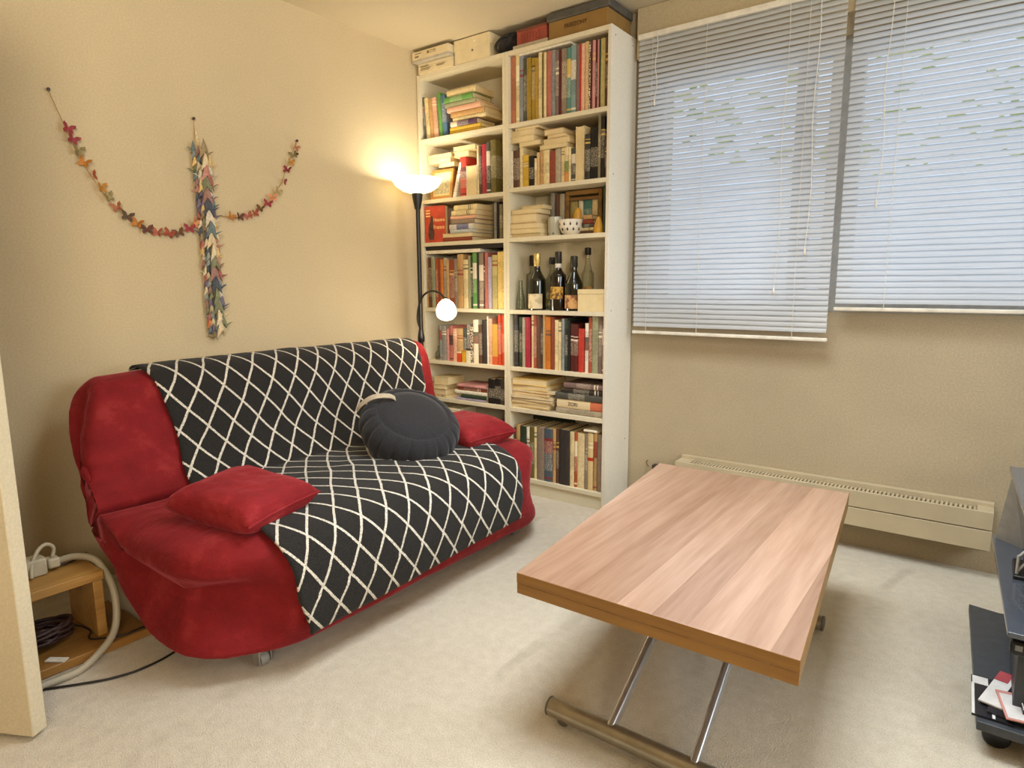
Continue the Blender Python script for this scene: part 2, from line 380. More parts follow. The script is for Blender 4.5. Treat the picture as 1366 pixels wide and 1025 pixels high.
RZ = [2.009, 1.682, 1.422, 1.034, .719, .488, .094]; LZ = [2.013, 1.668, 1.421, 1.036, .719, .490, .094]
bookcase(.008, .6508, LZ, 'left white bookcase in the corner behind the floor lamp', BWH)
bookcase(.6515, 1.276, RZ, 'right white bookcase beside the window with the bottles', BWS)

def book(x0, x1, y0, y1, z0, z1, col, style, label, group, cat='book', axis='up', face='spine', rot=0, lean=0, name='book'):
    """axis up: thickness along X, height along Z; flat: thickness along Z, height along X. spine (or fore edge) faces -Y"""
    if axis == 'up': T, D, H = x1-x0, y1-y0, z1-z0
    else: T, D, H = z1-z0, y1-y0, x1-x0
    c = .0022 if T > .016 else .0011
    r = min(.005, T*.3); ins = .003 if T > .016 else .0012
    out = [(0, D), (0, r)]+[(T/2-T/2*math.cos(PI*k/6), r-r*math.sin(PI*k/6)) for k in range(1, 6)]+[(T, r), (T, D)]
    inn = [(T-c, D), (T-c, r+c), (c, r+c), (c, D)]
    poly = out+inn
    b = BM(); extrude_poly(b, [Vector((p[0], p[1], 0)) for p in poly], (0, 0, H)); bmesh.ops.recalc_face_normals(b, faces=b.faces)
    g = BM(); box(g, c+.0002, T-c-.0002, r+c+.0003, D-ins, ins, H-ins)
    M = Matrix.Identity(4)
    if face == 'fore': M = Matrix.Translation((0, D, 0)) @ Matrix.Diagonal((1, -1, 1, 1))
    if axis == 'flat': M = Matrix(((0, 0, 1, 0), (0, 1, 0, 0), (1, 0, 0, 0), (0, 0, 0, 1))) @ M
    if lean: M = Matrix.Rotation(R(lean), 4, 'Y') @ M
    if rot: M = Matrix.Translation((H/2, D/2, 0)) @ Matrix.Rotation(R(rot), 4, 'Z') @ Matrix.Translation((-H/2, -D/2, 0)) @ M
    lift = Matrix.Translation((x0, y0, z0))
    for q in (b, g):
        bmesh.ops.transform(q, matrix=M, verts=q.verts)
        bmesh.ops.recalc_face_normals(q, faces=q.faces)
    if lean:
        lift = Matrix.Translation((x0, y0, z0-min(v.co.z for v in b.verts)))
    for q in (b, g): bmesh.ops.transform(q, matrix=lift, verts=q.verts)
    o = link(name, b, cover_mat(col, style, 'Z' if axis == 'up' else 'X'), None, ((x0+x1)/2, (y0+y1)/2, z0))
    tag(o, label, cat, group)
    link('page_block', g, page_mat(), o)
    return o
ORD = ['first','second','third','fourth','fifth','sixth','seventh','eighth','ninth','tenth','eleventh','twelfth','thirteenth','fourteenth','fifteenth','sixteenth','seventeenth','eighteenth','nineteenth','twentieth',
       'twenty-first','twenty-second','twenty-third','twenty-fourth','twenty-fifth','twenty-sixth','twenty-seventh','twenty-eighth','twenty-ninth','thirtieth']
SH = ['top shelf','second shelf','third shelf','fourth shelf','fifth shelf','sixth shelf','bottom shelf']
DATA = json.loads('''[["R",0,2.009,[[0.6688,0.7,0.336,"salmon",-1,0,-0.262,2.009,"book"],[0.703,0.7255,0.341,"cream",-1,0,-0.262,2.009,"book"],[0.7263,0.75,0.329,"greyblue",-1,0,-0.262,2.009,"book"],[0.752,0.773,0.316,"slate",-1,0,-0.262,2.009,"book"],[0.775,0.8015,0.311,"mustard",-1,0,-0.262,2.009,"book"],[0.8023,0.8275,0.305,"mustard",-1,0,-0.262,2.009,"book"],[0.8283,0.846,0.301,"ochre",-1,0,-0.262,2.009,"book"],[0.847,0.8675,0.323,"cream",-1,0,-0.262,2.009,"book"],[0.8683,0.881,0.316,"olive",-1,0,-0.262,2.009,"book"],[0.882,0.895,0.317,"cream",-1,0,-0.262,2.009,"book"],[0.896,0.927,0.319,"dustyrose",-1,0,-0.262,2.009,"book"],[0.928,0.95,0.318,"greyblue",-1,0,-0.262,2.009,"book"],[0.952,0.9705,0.311,"mauve",-1,0,-0.262,2.009,"book"],[0.9713,0.984,0.31,"maroon",-1,0,-0.262,2.009,"book"],[0.985,1.017,0.312,"taupe",-1,0,-0.262,2.009,"book"],[1.018,1.04,0.31,"teal",-1,0,-0.262,2.009,"book"],[1.0408,1.071,0.317,"steel",-1,0,-0.262,2.009,"book"],[1.072,1.0925,0.314,"mauve",-1,0,-0.262,2.009,"book"],[1.0933,1.1015,0.313,"red",-1,0,-0.262,2.009,"book"],[1.1023,1.121,0.312,"peach",-1,0,-0.262,2.009,"book"],[1.122,1.1415,0.316,"sand",-1,0,-0.262,2.009,"book"],[1.1423,1.153,0.311,"speckle",-1,0,-0.262,2.009,"book"],[1.154,1.162,0.313,"maroon",-1,0,-0.262,2.009,"book"],[1.163,1.1795,0.314,"pink",-1,0,-0.262,2.009,"book"],[1.1803,1.1883,0.312,"maroon",-1,0,-0.262,2.009,"book"],[1.1891,1.1975,0.314,"pink",-1,0,-0.262,2.009,"book"],[1.1983,1.2075,0.31,"darkgreen",-1,0,-0.262,2.009,"book"],[1.2083,1.231,0.313,"paleolive",-1,0,-0.262,2.009,"book"],[1.232,1.247,0.32,"brown",-1,0,-0.262,2.009,"book"]],[["top",[[0.727,1.039,2.3392,2.3474,"white",-0.262,0.19,"board",0]]]]],["R",1,1.682,[[0.6688,0.6845,0.191,"white",-1,0,-0.262,1.682,"book"],[0.6853,0.723,0.192,"brown",-1,0,-0.262,1.682,"book"],[0.724,0.745,0.206,"cream",-1,0,-0.262,1.682,"book"],[0.747,0.784,0.162,"yellow",-1,0,-0.262,1.682,"book"],[0.786,0.819,0.154,"black",1,0,-0.262,1.682,"book"],[0.822,0.838,0.139,"cream",-1,0,-0.262,1.682,"book"],[0.839,0.8545,0.166,"sand",-1,0,-0.262,1.682,"book"],[0.8553,0.876,0.172,"tan",-1,0,-0.262,1.682,"book"],[0.877,0.915,0.172,"cream",1,0,-0.262,1.682,"book"],[0.916,0.951,0.164,"redbrown",-1,0,-0.262,1.682,"book"],[0.952,0.983,0.17,"greybeige",-1,0,-0.262,1.682,"book"],[0.984,1.007,0.17,"cream",-1,0,-0.262,1.682,"book"],[1.008,1.032,0.171,"tricolor",-1,0,-0.262,1.682,"book"],[1.033,1.044,0.169,"cream",-1,0,-0.262,1.682,"book"],[1.045,1.073,0.162,"slate",3,0,-0.262,1.682,"book"],[1.076,1.121,0.261,"cream",-1,0,-0.262,1.682,"fore"],[1.126,1.154,0.218,"charcoal",-1,0,-0.262,1.682,"book"],[1.155,1.199,0.245,"black",-1,0,-0.262,1.682,"book"],[1.2,1.214,0.298,"greyolive",-1,0,-0.262,1.682,"book"],[1.215,1.234,0.287,"black",-1,0,-0.262,1.682,"book"],[1.236,1.255,0.183,"brown",-1,0,-0.262,1.682,"book"]],[["left pile",[[0.723,0.86,1.8892,1.9106,"cream",-0.262,0.17,"fore",0],[0.669,0.822,1.9112,1.9416,"cream",-0.262,0.17,"fore",0],[0.669,0.825,1.9422,1.9726,"cream",-0.262,0.17,"fore",0],[0.698,0.849,1.9732,1.9859,"sand",-0.262,0.17,"fore",0]]],["right pile",[[0.86,1.022,1.8552,1.8766,"cream",-0.262,0.17,"fore",0],[0.879,1.035,1.8772,1.9046,"cream",-0.262,0.17,"fore",0],[0.909,1.019,1.9052,1.9226,"sand",-0.262,0.17,"fore",0],[0.882,0.996,1.9232,1.9526,"tan",-0.262,0.17,"fore",0]]]]],["R",2,1.422,[[1.009,1.035,0.188,"white",-1,0,-0.12,1.422,"back"],[1.04,1.088,0.191,"teal",-1,0,-0.12,1.422,"back"],[1.09,1.125,0.198,"cream",-1,0,-0.12,1.422,"back"],[0.851,0.878,0.232,"grey",-1,0,-0.15,1.422,"back"],[0.88,0.905,0.223,"brown",-1,0,-0.15,1.422,"back"],[0.909,0.939,0.223,"greybeige",-1,0,-0.15,1.422,"back"],[0.946,1.001,0.2,"paleolive",-1,0,-0.12,1.422,"back"],[1.232,1.247,0.225,"darkgreen",-1,0,-0.262,1.422,"book"]],[["left pile",[[0.669,0.863,1.422,1.4414,"cream",-0.262,0.19,"fore",0],[0.669,0.863,1.442,1.4654,"cream",-0.262,0.19,"fore",0],[0.669,0.855,1.466,1.4954,"sand",-0.262,0.18,"fore",0],[0.669,0.836,1.496,1.5434,"tan",-0.262,0.17,"fore",0],[0.676,0.852,1.544,1.5674,"cream",-0.262,0.18,"fore",0],[0.724,0.865,1.568,1.5874,"cream",-0.24,0.17,"fore",0]]],["small pile",[[1.061,1.14,1.422,1.4424,"brown",-0.19,0.1,"spine",0],[1.064,1.138,1.443,1.4594,"cream",-0.19,0.1,"spine",0],[1.064,1.141,1.46,1.4774,"slate",-0.19,0.1,"spine",0],[1.071,1.135,1.478,1.4994,"redbrown",-0.19,0.1,"spine",0],[1.081,1.133,1.5,1.5224,"tan",-0.19,0.1,"spine",0]]]]],["R",4,0.719,[[0.682,0.708,0.29,"charcoal",3,0,-0.262,0.719,"book"],[0.716,0.74,0.275,"darkgreen",3,0,-0.262,0.719,"book"],[0.741,0.759,0.275,"greybeige",-1,0,-0.262,0.719,"book"],[0.76,0.791,0.276,"crimson",-1,0,-0.262,0.719,"book"],[0.801,0.815,0.288,"cream",-1,0,-0.262,0.719,"book"],[0.816,0.8355,0.286,"terracotta",-1,0,-0.262,0.719,"book"],[0.8363,0.863,0.287,"brown",-1,0,-0.262,0.719,"book"],[0.864,0.876,0.276,"charcoal",-1,0,-0.262,0.719,"book"],[0.877,0.895,0.294,"tan",-1,0,-0.262,0.719,"book"],[0.896,0.925,0.281,"orange",-1,0,-0.262,0.719,"book"],[0.926,0.95,0.278,"redbrown",-1,0,-0.262,0.719,"book"],[0.953,0.974,0.267,"cream",-1,0,-0.262,0.719,"book"],[0.976,0.993,0.257,"cream",-1,0,-0.262,0.719,"book"],[0.998,1.014,0.275,"greyblue",-1,0,-0.262,0.719,"book"],[1.016,1.033,0.276,"darkgreen",-1,0,-0.262,0.719,"book"],[1.034,1.049,0.267,"black",-1,0,-0.262,0.719,"book"],[1.05,1.068,0.25,"maroon",-1,0,-0.262,0.719,"book"],[1.069,1.096,0.247,"maroon",-1,0,-0.262,0.719,"book"],[1.099,1.133,0.226,"red",-1,0,-0.262,0.719,"book"],[1.139,1.158,0.255,"bandwhite",-1,0,-0.262,0.719,"book"],[1.159,1.178,0.286,"terracotta",-1,0,-0.262,0.719,"book"],[1.179,1.214,0.293,"sage",1,0,-0.262,0.719,"book"],[1.215,1.2345,0.291,"mauve",-1,0,-0.262,0.719,"book"],[1.2353,1.254,0.294,"taupe",-1,0,-0.262,0.719,"book"]],[]],["R",5,0.488,[],[["left pile",[[0.669,0.91,0.488,0.5004,"white",-0.262,0.22,"mag",2],[0.669,0.923,0.501,0.5204,"cream",-0.262,0.22,"mag",-2],[0.67,0.936,0.521,0.5324,"sand",-0.262,0.22,"mag",3],[0.679,0.944,0.533,0.5494,"greybeige",-0.262,0.22,"mag",-1],[0.669,0.94,0.55,0.5654,"white",-0.262,0.22,"mag",2],[0.67,0.927,0.566,0.5834,"tan",-0.262,0.22,"mag",-3],[0.669,0.961,0.584,0.5954,"white",-0.262,0.22,"mag",1],[0.669,0.91,0.596,0.6214,"yellowcream",-0.262,0.22,"mag",-2],[0.669,0.893,0.622,0.6554,"yellowcream",-0.262,0.22,"mag",4]]],["right pile",[[0.963,1.245,0.488,0.5194,"greybeige",-0.262,0.2,"spine",0],[0.969,1.252,0.52,0.5664,"zine",-0.262,0.2,"spine",0],[0.962,1.249,0.567,0.6014,"slate",-0.262,0.2,"spine",0],[1.002,1.248,0.602,0.6304,"charcoal",-0.262,0.2,"spine",0],[1.014,1.248,0.631,0.6584,"mauve",-0.262,0.2,"spine",0]]]]],["R",6,0.094,[[0.679,0.696,0.276,"brown",-1,0,-0.262,0.094,"book"],[0.698,0.722,0.294,"tan",-1,0,-0.262,0.094,"book"],[0.723,0.765,0.291,"darkgreen",-1,0,-0.262,0.094,"book"],[0.767,0.787,0.289,"white",-1,0,-0.262,0.094,"book"],[0.788,0.8185,0.292,"olive",-1,0,-0.262,0.094,"book"],[0.8193,0.836,0.296,"cream",-1,0,-0.262,0.094,"book"],[0.838,0.887,0.298,"taupe",-1,0,-0.262,0.094,"book"],[0.889,0.942,0.298,"slateblue",-1,0,-0.262,0.094,"book"],[0.944,0.962,0.303,"tan",-1,0,-0.262,0.094,"book"],[0.963,0.981,0.304,"brown",-1,0,-0.262,0.094,"book"],[0.983,1.05,0.305,"charcoal",-1,0,-0.262,0.094,"book"],[1.051,1.078,0.299,"cream",-1,0,-0.262,0.094,"book"],[1.079,1.096,0.299,"rust",-1,0,-0.262,0.094,"book"],[1.097,1.141,0.298,"cream",-1,0,-0.262,0.094,"book"],[1.142,1.162,0.304,"taupe",-1,0,-0.262,0.094,"book"],[1.163,1.193,0.307,"reddot",-1,0,-0.262,0.094,"book"],[1.195,1.215,0.311,"tan",-1,0,-0.262,0.094,"book"],[1.217,1.242,0.304,"taupe",-1,0,-0.262,0.094,"book"],[1.243,1.2562,0.293,"cream",-1,0,-0.262,0.094,"book"],[0.579,0.959,0.333,"darkgreen",-1,0,-0.05,0.094,"board"]],[["white pile",[[1.138,1.216,0.4062,0.4186,"white",-0.262,0.2,"spine",0]]]]],["L",0,2.013,[[0.0288,0.0368,0.265,"grey",-1,-4.5,-0.262,2.013,"book"],[0.0376,0.052,0.24,"slate",-1,-4.5,-0.262,2.013,"book"],[0.055,0.084,0.232,"cream",-1,-4.5,-0.262,2.013,"book"],[0.086,0.118,0.222,"tan",-1,-4.5,-0.262,2.013,"book"],[0.121,0.153,0.223,"peach",-1,-4.5,-0.262,2.013,"book"],[0.156,0.183,0.245,"green",-1,-4.5,-0.262,2.013,"book"],[0.185,0.219,0.226,"blue",-1,-4.5,-0.262,2.013,"book"]],[["pile",[[0.245,0.467,2.013,2.0324,"yellow",-0.262,0.17,"spine",0],[0.246,0.47,2.033,2.0524,"yellow",-0.262,0.17,"spine",0],[0.252,0.443,2.053,2.0814,"banddark",-0.262,0.17,"spine",0],[0.265,0.503,2.082,2.1034,"cream",-0.262,0.17,"spine",0],[0.251,0.496,2.104,2.1334,"tan",-0.262,0.17,"spine",0],[0.226,0.472,2.134,2.1624,"peach",-0.262,0.17,"spine",0],[0.209,0.435,2.163,2.1884,"sage",-0.262,0.17,"spine",0],[0.206,0.413,2.189,2.2194,"green",-0.262,0.17,"spine",0],[0.222,0.433,2.22,2.2534,"cream",-0.262,0.17,"spine",0]]]]],["L",1,1.668,[[0.047,0.088,0.178,"brown",-1,0,-0.2,1.668,"back"],[0.097,0.17,0.178,"orange",-1,0,-0.2,1.668,"back"],[0.249,0.273,0.193,"white",-1,17,-0.262,1.668,"book"],[0.309,0.356,0.216,"red",3,0,-0.262,1.668,"book"],[0.357,0.431,0.166,"white",-1,0,-0.262,1.668,"fore"],[0.434,0.447,0.265,"cream",-1,0,-0.262,1.668,"book"],[0.448,0.466,0.261,"brown",-1,0,-0.262,1.668,"book"],[0.467,0.501,0.267,"crimson",-1,0,-0.262,1.668,"book"],[0.502,0.526,0.274,"slate",3,0,-0.262,1.668,"book"],[0.527,0.563,0.282,"olive",-1,0,-0.262,1.668,"book"]],[["left pile",[[0.12,0.242,1.852,1.8744,"cream",-0.23,0.17,"fore",0],[0.037,0.217,1.875,1.9024,"cream",-0.23,0.17,"fore",0],[0.038,0.226,1.903,1.9264,"cream",-0.23,0.17,"fore",0]]],["right pile",[[0.271,0.379,1.8852,1.9136,"cream",-0.262,0.17,"fore",0],[0.266,0.43,1.9142,1.9426,"cream",-0.262,0.17,"fore",0]]]]],["L",2,1.421,[[0.504,0.522,0.205,"grey",-1,0,-0.2,1.421,"back"],[0.524,0.541,0.208,"black",-1,0,-0.2,1.421,"back"],[0.543,0.566,0.194,"greyolive",-1,0,-0.2,1.421,"back"]],[["pile",[[0.171,0.392,1.421,1.4454,"redbrown",-0.262,0.2,"spine",0],[0.167,0.392,1.446,1.4674,"cream",-0.262,0.2,"fore",0],[0.235,0.401,1.468,1.4854,"paleblue",-0.262,0.2,"spine",0],[0.224,0.407,1.486,1.5174,"bandblue",-0.262,0.2,"spine",0],[0.237,0.411,1.518,1.5434,"taupe",-0.262,0.2,"spine",0],[0.235,0.422,1.544,1.5644,"peach",-0.262,0.2,"spine",0],[0.247,0.428,1.565,1.5924,"cream",-0.262,0.2,"spine",0],[0.263,0.435,1.593,1.6224,"cream",-0.262,0.2,"spine",0]]]]],["L",3,1.036,[[0.0288,0.0368,0.296,"tan",-1,0,-0.262,1.036,"book"],[0.0376,0.066,0.3,"brown",-1,0,-0.262,1.036,"book"],[0.069,0.096,0.299,"sage",-1,0,-0.262,1.036,"book"],[0.097,0.115,0.294,"rust",-1,0,-0.262,1.036,"book"],[0.116,0.14,0.287,"redbrown",-1,0,-0.262,1.036,"book"],[0.141,0.162,0.286,"orange",-1,0,-0.262,1.036,"book"],[0.164,0.189,0.294,"greybeige",-1,0,-0.262,1.036,"book"],[0.19,0.208,0.283,"tan",-1,0,-0.262,1.036,"book"],[0.209,0.25,0.282,"redbrown",-1,0,-0.262,1.036,"book"],[0.251,0.275,0.285,"taupe",-1,0,-0.262,1.036,"book"],[0.278,0.319,0.311,"tan",-1,0,-0.262,1.036,"book"],[0.32,0.354,0.279,"cream",-1,0,-0.262,1.036,"book"],[0.356,0.375,0.3,"sage",-1,0,-0.262,1.036,"book"],[0.376,0.389,0.295,"darkgreen",-1,0,-0.262,1.036,"book"],[0.39,0.42,0.317,"green",-1,0,-0.262,1.036,"book"],[0.421,0.438,0.316,"charcoal",-1,0,-0.262,1.036,"book"],[0.44,0.471,0.314,"taupe",-1,0,-0.262,1.036,"book"],[0.472,0.481,0.318,"maroon",-1,0,-0.262,1.036,"book"],[0.482,0.5045,0.315,"dustyrose",-1,0,-0.262,1.036,"book"],[0.5053,0.531,0.289,"lavender",-1,0,-0.262,1.036,"book"],[0.533,0.57,0.299,"paleolive",-1,0,-0.262,1.036,"book"],[0.572,0.619,0.316,"yellowcream",-1,0,-0.262,1.036,"book"]],[["top",[[0.029,0.452,1.3552,1.3746,"white",-0.262,0.2,"board",0],[0.029,0.616,1.3752,1.3979,"black",-0.262,0.21,"box",0]]]]],["L",4,0.719,[[0.122,0.141,0.211,"greyblue",-1,0,-0.262,0.719,"book"],[0.142,0.176,0.21,"grey",-1,0,-0.262,0.719,"book"],[0.179,0.2,0.193,"pink",-1,0,-0.262,0.719,"book"],[0.201,0.229,0.212,"dustyrose",-1,0,-0.262,0.719,"book"],[0.231,0.259,0.195,"peach",-1,0,-0.262,0.719,"book"],[0.26,0.31,0.196,"sand",-1,0,-0.262,0.719,"book"],[0.313,0.336,0.202,"slate",-1,0,-0.262,0.719,"book"],[0.337,0.359,0.223,"grey",-1,0,-0.262,0.719,"book"],[0.362,0.389,0.217,"speckle",-1,0,-0.262,0.719,"book"],[0.39,0.428,0.252,"bandwhite",-1,0,-0.262,0.719,"book"],[0.429,0.454,0.224,"brown",-1,0,-0.262,0.719,"book"],[0.455,0.492,0.251,"charcoal",-1,0,-0.262,0.719,"book"],[0.494,0.504,0.274,"white",-1,0,-0.262,0.719,"book"],[0.505,0.529,0.261,"peach",-1,0,-0.262,0.719,"book"],[0.53,0.57,0.232,"ochrered",-1,0,-0.262,0.719,"book"],[0.572,0.594,0.285,"redorange",-1,0,-0.262,0.719,"book"],[0.595,0.62,0.285,"redorange",-1,0,-0.262,0.719,"book"]],[]],["L",5,0.49,[[0.495,0.542,0.143,"black",-1,0,-0.262,0.49,"book"],[0.543,0.582,0.147,"black",3,0,-0.262,0.49,"book"],[0.583,0.624,0.146,"charcoal",-1,0,-0.262,0.49,"book"]],[["left pile",[[0.059,0.174,0.49,0.5034,"cream",-0.262,0.15,"spine",0],[0.059,0.169,0.504,0.5414,"sand",-0.262,0.15,"fore",0],[0.068,0.168,0.542,0.5704,"cream",-0.262,0.15,"fore",0],[0.069,0.191,0.571,0.6154,"cream",-0.262,0.15,"fore",0]]],["middle pile",[[0.25,0.476,0.49,0.5044,"lavender",-0.262,0.17,"spine",0],[0.293,0.485,0.505,0.5254,"darkgreen",-0.262,0.17,"spine",0],[0.238,0.486,0.526,0.5484,"white",-0.262,0.17,"spine",0],[0.264,0.483,0.549,0.5684,"redbrown",-0.262,0.17,"spine",0],[0.264,0.488,0.569,0.5864,"pink",-0.262,0.17,"spine",0]]]]]]''')
rs = random.Random(11)
for unit, idx, z0, ups, piles in DATA:
    case = 'right bookcase' if unit == 'R' else 'left bookcase'
    nf = nb = 0
    for x0, x1, h, col, st, lean, yf, base, kind in ups:
        word = PAL[col][1]
        if kind == 'board':
            o = tag(link('folder', box(BM(), x0, x1, -.05, -.044, z0, z0+h), cover_mat(col, 0, 'Z'), None, ((x0+x1)/2, -.047, z0)), 'tall dark green folder standing behind the bottom row, right bookcase', 'folder'); continue
        if st < 0: st = rs.choice([0, 0, 1, 1, 2, 2, 3])
        if kind == 'back':
            lab = f'{word} book, {ORD[nb]} of those set back on the {SH[idx]}, {case}'; nb += 1
            dep = .09
        else:
            lab = f'{word} book, {ORD[nf]} upright from left, {SH[idx]} of {case}'; nf += 1
            dep = min(.225, max(.13, h*.72))
            if idx in (0, 6) and unit == 'R': dep = .215
            dep -= rs.uniform(0, .012)
        jig = 0 if kind == 'back' else rs.uniform(0, .007)
        if unit == 'R' and idx == 6: lean = 0
        book(x0, x1, yf+jig, min(yf+jig+dep, -.024), base, base+h, col, st, lab, f'upright books, {SH[idx]} of {case}', face='fore' if kind == 'fore' else 'spine', lean=lean)
    for pname, items in piles:
        n = len(items)
        for k, (x0, x1, zb, zt, col, yf, dd, kk, rot) in enumerate(items):
            word = PAL[col][1]; pos = 'top' if k == n-1 and n > 1 else ('bottom' if k == 0 and n > 1 else ORD[k])
            where = {'top':'', 'pile':'pile', 'left pile':'left pile', 'right pile':'right pile', 'middle pile':'middle pile', 'small pile':'small pile', 'white pile':''}[pname]
            if kk == 'box':
                t = empty('flat_box', ((x0+x1)/2, yf+dd/2, zb), 'flat black box lying under the third shelf of left bookcase', 'box')
                link('lid', box(BM(), x0+.001, x1-.001, yf, yf+dd, zb+(zt-zb)*.4, zt), plain('black_card', '#241d18', .6), t, bevel=.0015)
                link('tray', box(BM(), x0+.003, x1-.003, yf+.002, yf+dd-.002, zb, zb+(zt-zb)*.4), plain('black_card', '#241d18', .6), t); continue
            if kk == 'board':
                th = .009
                o = link('folder', box(BM(), x0, x1, yf, yf+dd, zb, min(zt, zb+.02)), cover_mat('white', 0, 'X'), None, ((x0+x1)/2, yf+dd/2, zb), bevel=.0015)
                tag(o, f'white folder lying flat on the upright books, {SH[idx]} of {case}', 'folder'); continue
            if pname == 'white pile': lab = 'white booklet lying on the upright books, bottom shelf of right bookcase'
            elif pos in ('top', 'bottom'): lab = f'{word} book at the {pos} of the {where}, {SH[idx]} of {case}'
            else: lab = f'{word} book lying {pos} from bottom of {where}, {SH[idx]} of {case}'
            nm, cat = 'book', 'book'
            if kk == 'mag':
                nm, cat = 'magazine', 'magazine'; lab = lab.replace('book at', 'magazine at').replace('book lying', 'magazine lying')
            dj = rs.uniform(-.006, .006) if kk != 'mag' else rs.uniform(-.01, .004)
            o = book(x0, x1, max(-.274, yf+dj), min(yf+dj+dd, -.024), zb, zt, col, rs.choice([0, 0, 1, 2]) if kk == 'spine' else 0, lab, f'books lying flat, {SH[idx]} of {case}', axis='flat', face='fore' if kk in ('fore', 'mag') else 'spine', rot=rot if rot else (rs.uniform(-1.2, 1.2) if kk == 'fore' and x0 > .7 else 0), name=nm, cat=cat)
            if col == 'zine': text('ZORI', .026, Vector((x0+.10, yf+dj-.0007, (zb+zt)/2)), FACE_FRONT, plain('ink_grey', '#6d5f4c', .6), o, bold=.0004)

# facing red history book
rb = empty('book', (.115, -.24, 1.421), 'red book facing out titled Histoire France, third shelf of left bookcase', 'book')
Mr = Matrix.Translation((.036, -.268, 1.421)) @ Matrix.Rotation(R(6), 4, 'Z')
redm = plain('red_cover', '#b2402a', .5, var=.12, scale=30); 
b = BM(); box(b, 0, .150, 0, .003, 0, .212, M=Mr); box(b, 0, .150, .027, .03, 0, .212, M=Mr); box(b, 0, .004, .003, .027, 0, .212, M=Mr); link('cover', b, redm, rb)
b = BM(); box(b, .0045, .147, .0032, .0268, .003, .209, M=Mr); link('page_block', b, page_mat(), rb)
RT = Matrix.Rotation(R(6), 3, 'Z') @ FACE_FRONT; gold = plain('title_gold', '#e8b878', .6)
for s_, sz, u, z in (('Histoire', .026, .105, .130), ('France', .030, .104, .088)): text(s_, sz, Mr @ Vector((u, -.0008, z)), RT, gold, rb, 'title', bold=.0006)
b = BM(); pts = [(.03, .02), (.062, .015), (.070, .06), (.060, .10), (.066, .13), (.056, .155), (.044, .15), (.040, .12), (.028, .09), (.024, .05)]
extrude_poly(b, [Mr @ Vector((x, -.0012, z)) for x, z in pts], Mr.to_3x3() @ Vector((0, .001, 0))); bmesh.ops.recalc_face_normals(b, faces=b.faces); link('cover_figure', b, plain('cover_brown', '#4c3226', .6, var=.3, scale=60), rb)
for z in (.15, .166, .182): 
    b = BM(); box(b, .008, .04, -.0006, .0002, z, z+.008, M=Mr); link('cover_stripe', b, gold, rb)

# picture frames
def picture(x0, x1, z0, h, y, lean, wm, pm, label, fw=.018):
    t = empty('picture_frame', ((x0+x1)/2, y, z0), label, 'picture frame'); w = x1-x0
    M = Matrix.Translation((x0, y, z0)) @ Matrix.Rotation(R(-lean), 4, 'X')
    b = BM()
    for q in ((0, fw, 0, h), (w-fw, w, 0, h), (fw, w-fw, 0, fw), (fw, w-fw, h-fw, h)): box(b, q[0], q[1], 0, .014, q[2], q[3], M=M)
    link('frame', b, wm, t, bevel=.0015)
    b = BM(); box(b, fw, w-fw, .006, .012, fw, h-fw, M=M); link('mount', b, plain('picture_mount', '#dcc68f', .7), t)
    if pm is not None:
        b = BM(); box(b, fw+.012, w-fw-.012, .0045, .006, fw+.014, h-fw-.014, M=M); link('print', b, pm, t)
    return t
N = Nodes('pale_drawing'); N.l(N.ramp(N.noise(45, 5), [(.35, rgb('#8d8f7e')), (.5, rgb('#b9b08c')), (.65, rgb('#c9bd92'))]), N.b.inputs['Base Color']); DRAW = N.m
picture(.075, .245, 1.668, .172, -.262, 8, wood_mat('gilt_wood', '#c48f45', '#8e5c24', axis='X'), DRAW, 'small golden wooden picture frame leaning on left bookcase second shelf')
t = empty('wooden_tray_frame', (1.06, -.135, 1.422), 'brown wooden frame standing behind the bowl, third shelf of right bookcase', 'frame')
b = BM(); w0, w1, h = .948, 1.166, .232
for q in ((w0, w0+.02, 1.422, 1.422+h), (w1-.02, w1, 1.422, 1.422+h), (w0+.02, w1-.02, 1.422+h-.022, 1.422+h), (w0+.02, w1-.02, 1.422, 1.438)): box(b, q[0], q[1], -.15, -.128, q[2], q[3])
link('frame', b, wood_mat('frame_brown', '#9c7538', '#6b4a22', axis='X'), t, bevel=.002)
b = BM(); box(b, w0+.02, w1-.02, -.146, -.132, 1.422+h-.05, 1.422+h-.034); link('crossbar', b, wood_mat('frame_brown2', '#8a6430', '#5f401f', axis='X'), t, bevel=.001)

# crockery and candles on the third shelf, right bookcase
def spotted(name, base, spot, scale, thr=.16):
    N = Nodes(name); v = N.n('ShaderNodeTexVoronoi', Scale=scale); N.l(N.coord(), v.inputs['Vector'])
    N.l(N.mix(N.math('LESS_THAN', v.outputs['Distance'], thr), rgb(base), rgb(spot)), N.b.inputs['Base Color']); N.set(Roughness=.25); return N.m
t = empty('mug', (.91, -.185, 1.422), 'grey speckled ceramic tumbler beside the book pile, third shelf', 'mug')
b = BM(); lathe(b, [(0, 0), (.036, 0), (.0385, .006), (.0395, .1), (.0375, .1), (.036, .008), (0, .006)], (.91, -.19, 1.422), 32); link('body', b, spotted('speckled_glaze', '#b4b2a0', '#77705c', 26, .2), t, smooth=50)
t = empty('bowl', (1.009, -.185, 1.422), 'white bowl with black drop pattern, third shelf of right bookcase', 'bowl')
b = BM(); lathe(b, [(0, 0), (.034, 0), (.036, .006), (.05, .014), (.062, .04), (.066, .08), (.0635, .08), (.059, .042), (.046, .018), (0, .012)], (1.009, -.19, 1.422), 36); link('body', b, plain('white_glaze', '#e4dccb', .2, var=.03), t, smooth=50)
b = BM()
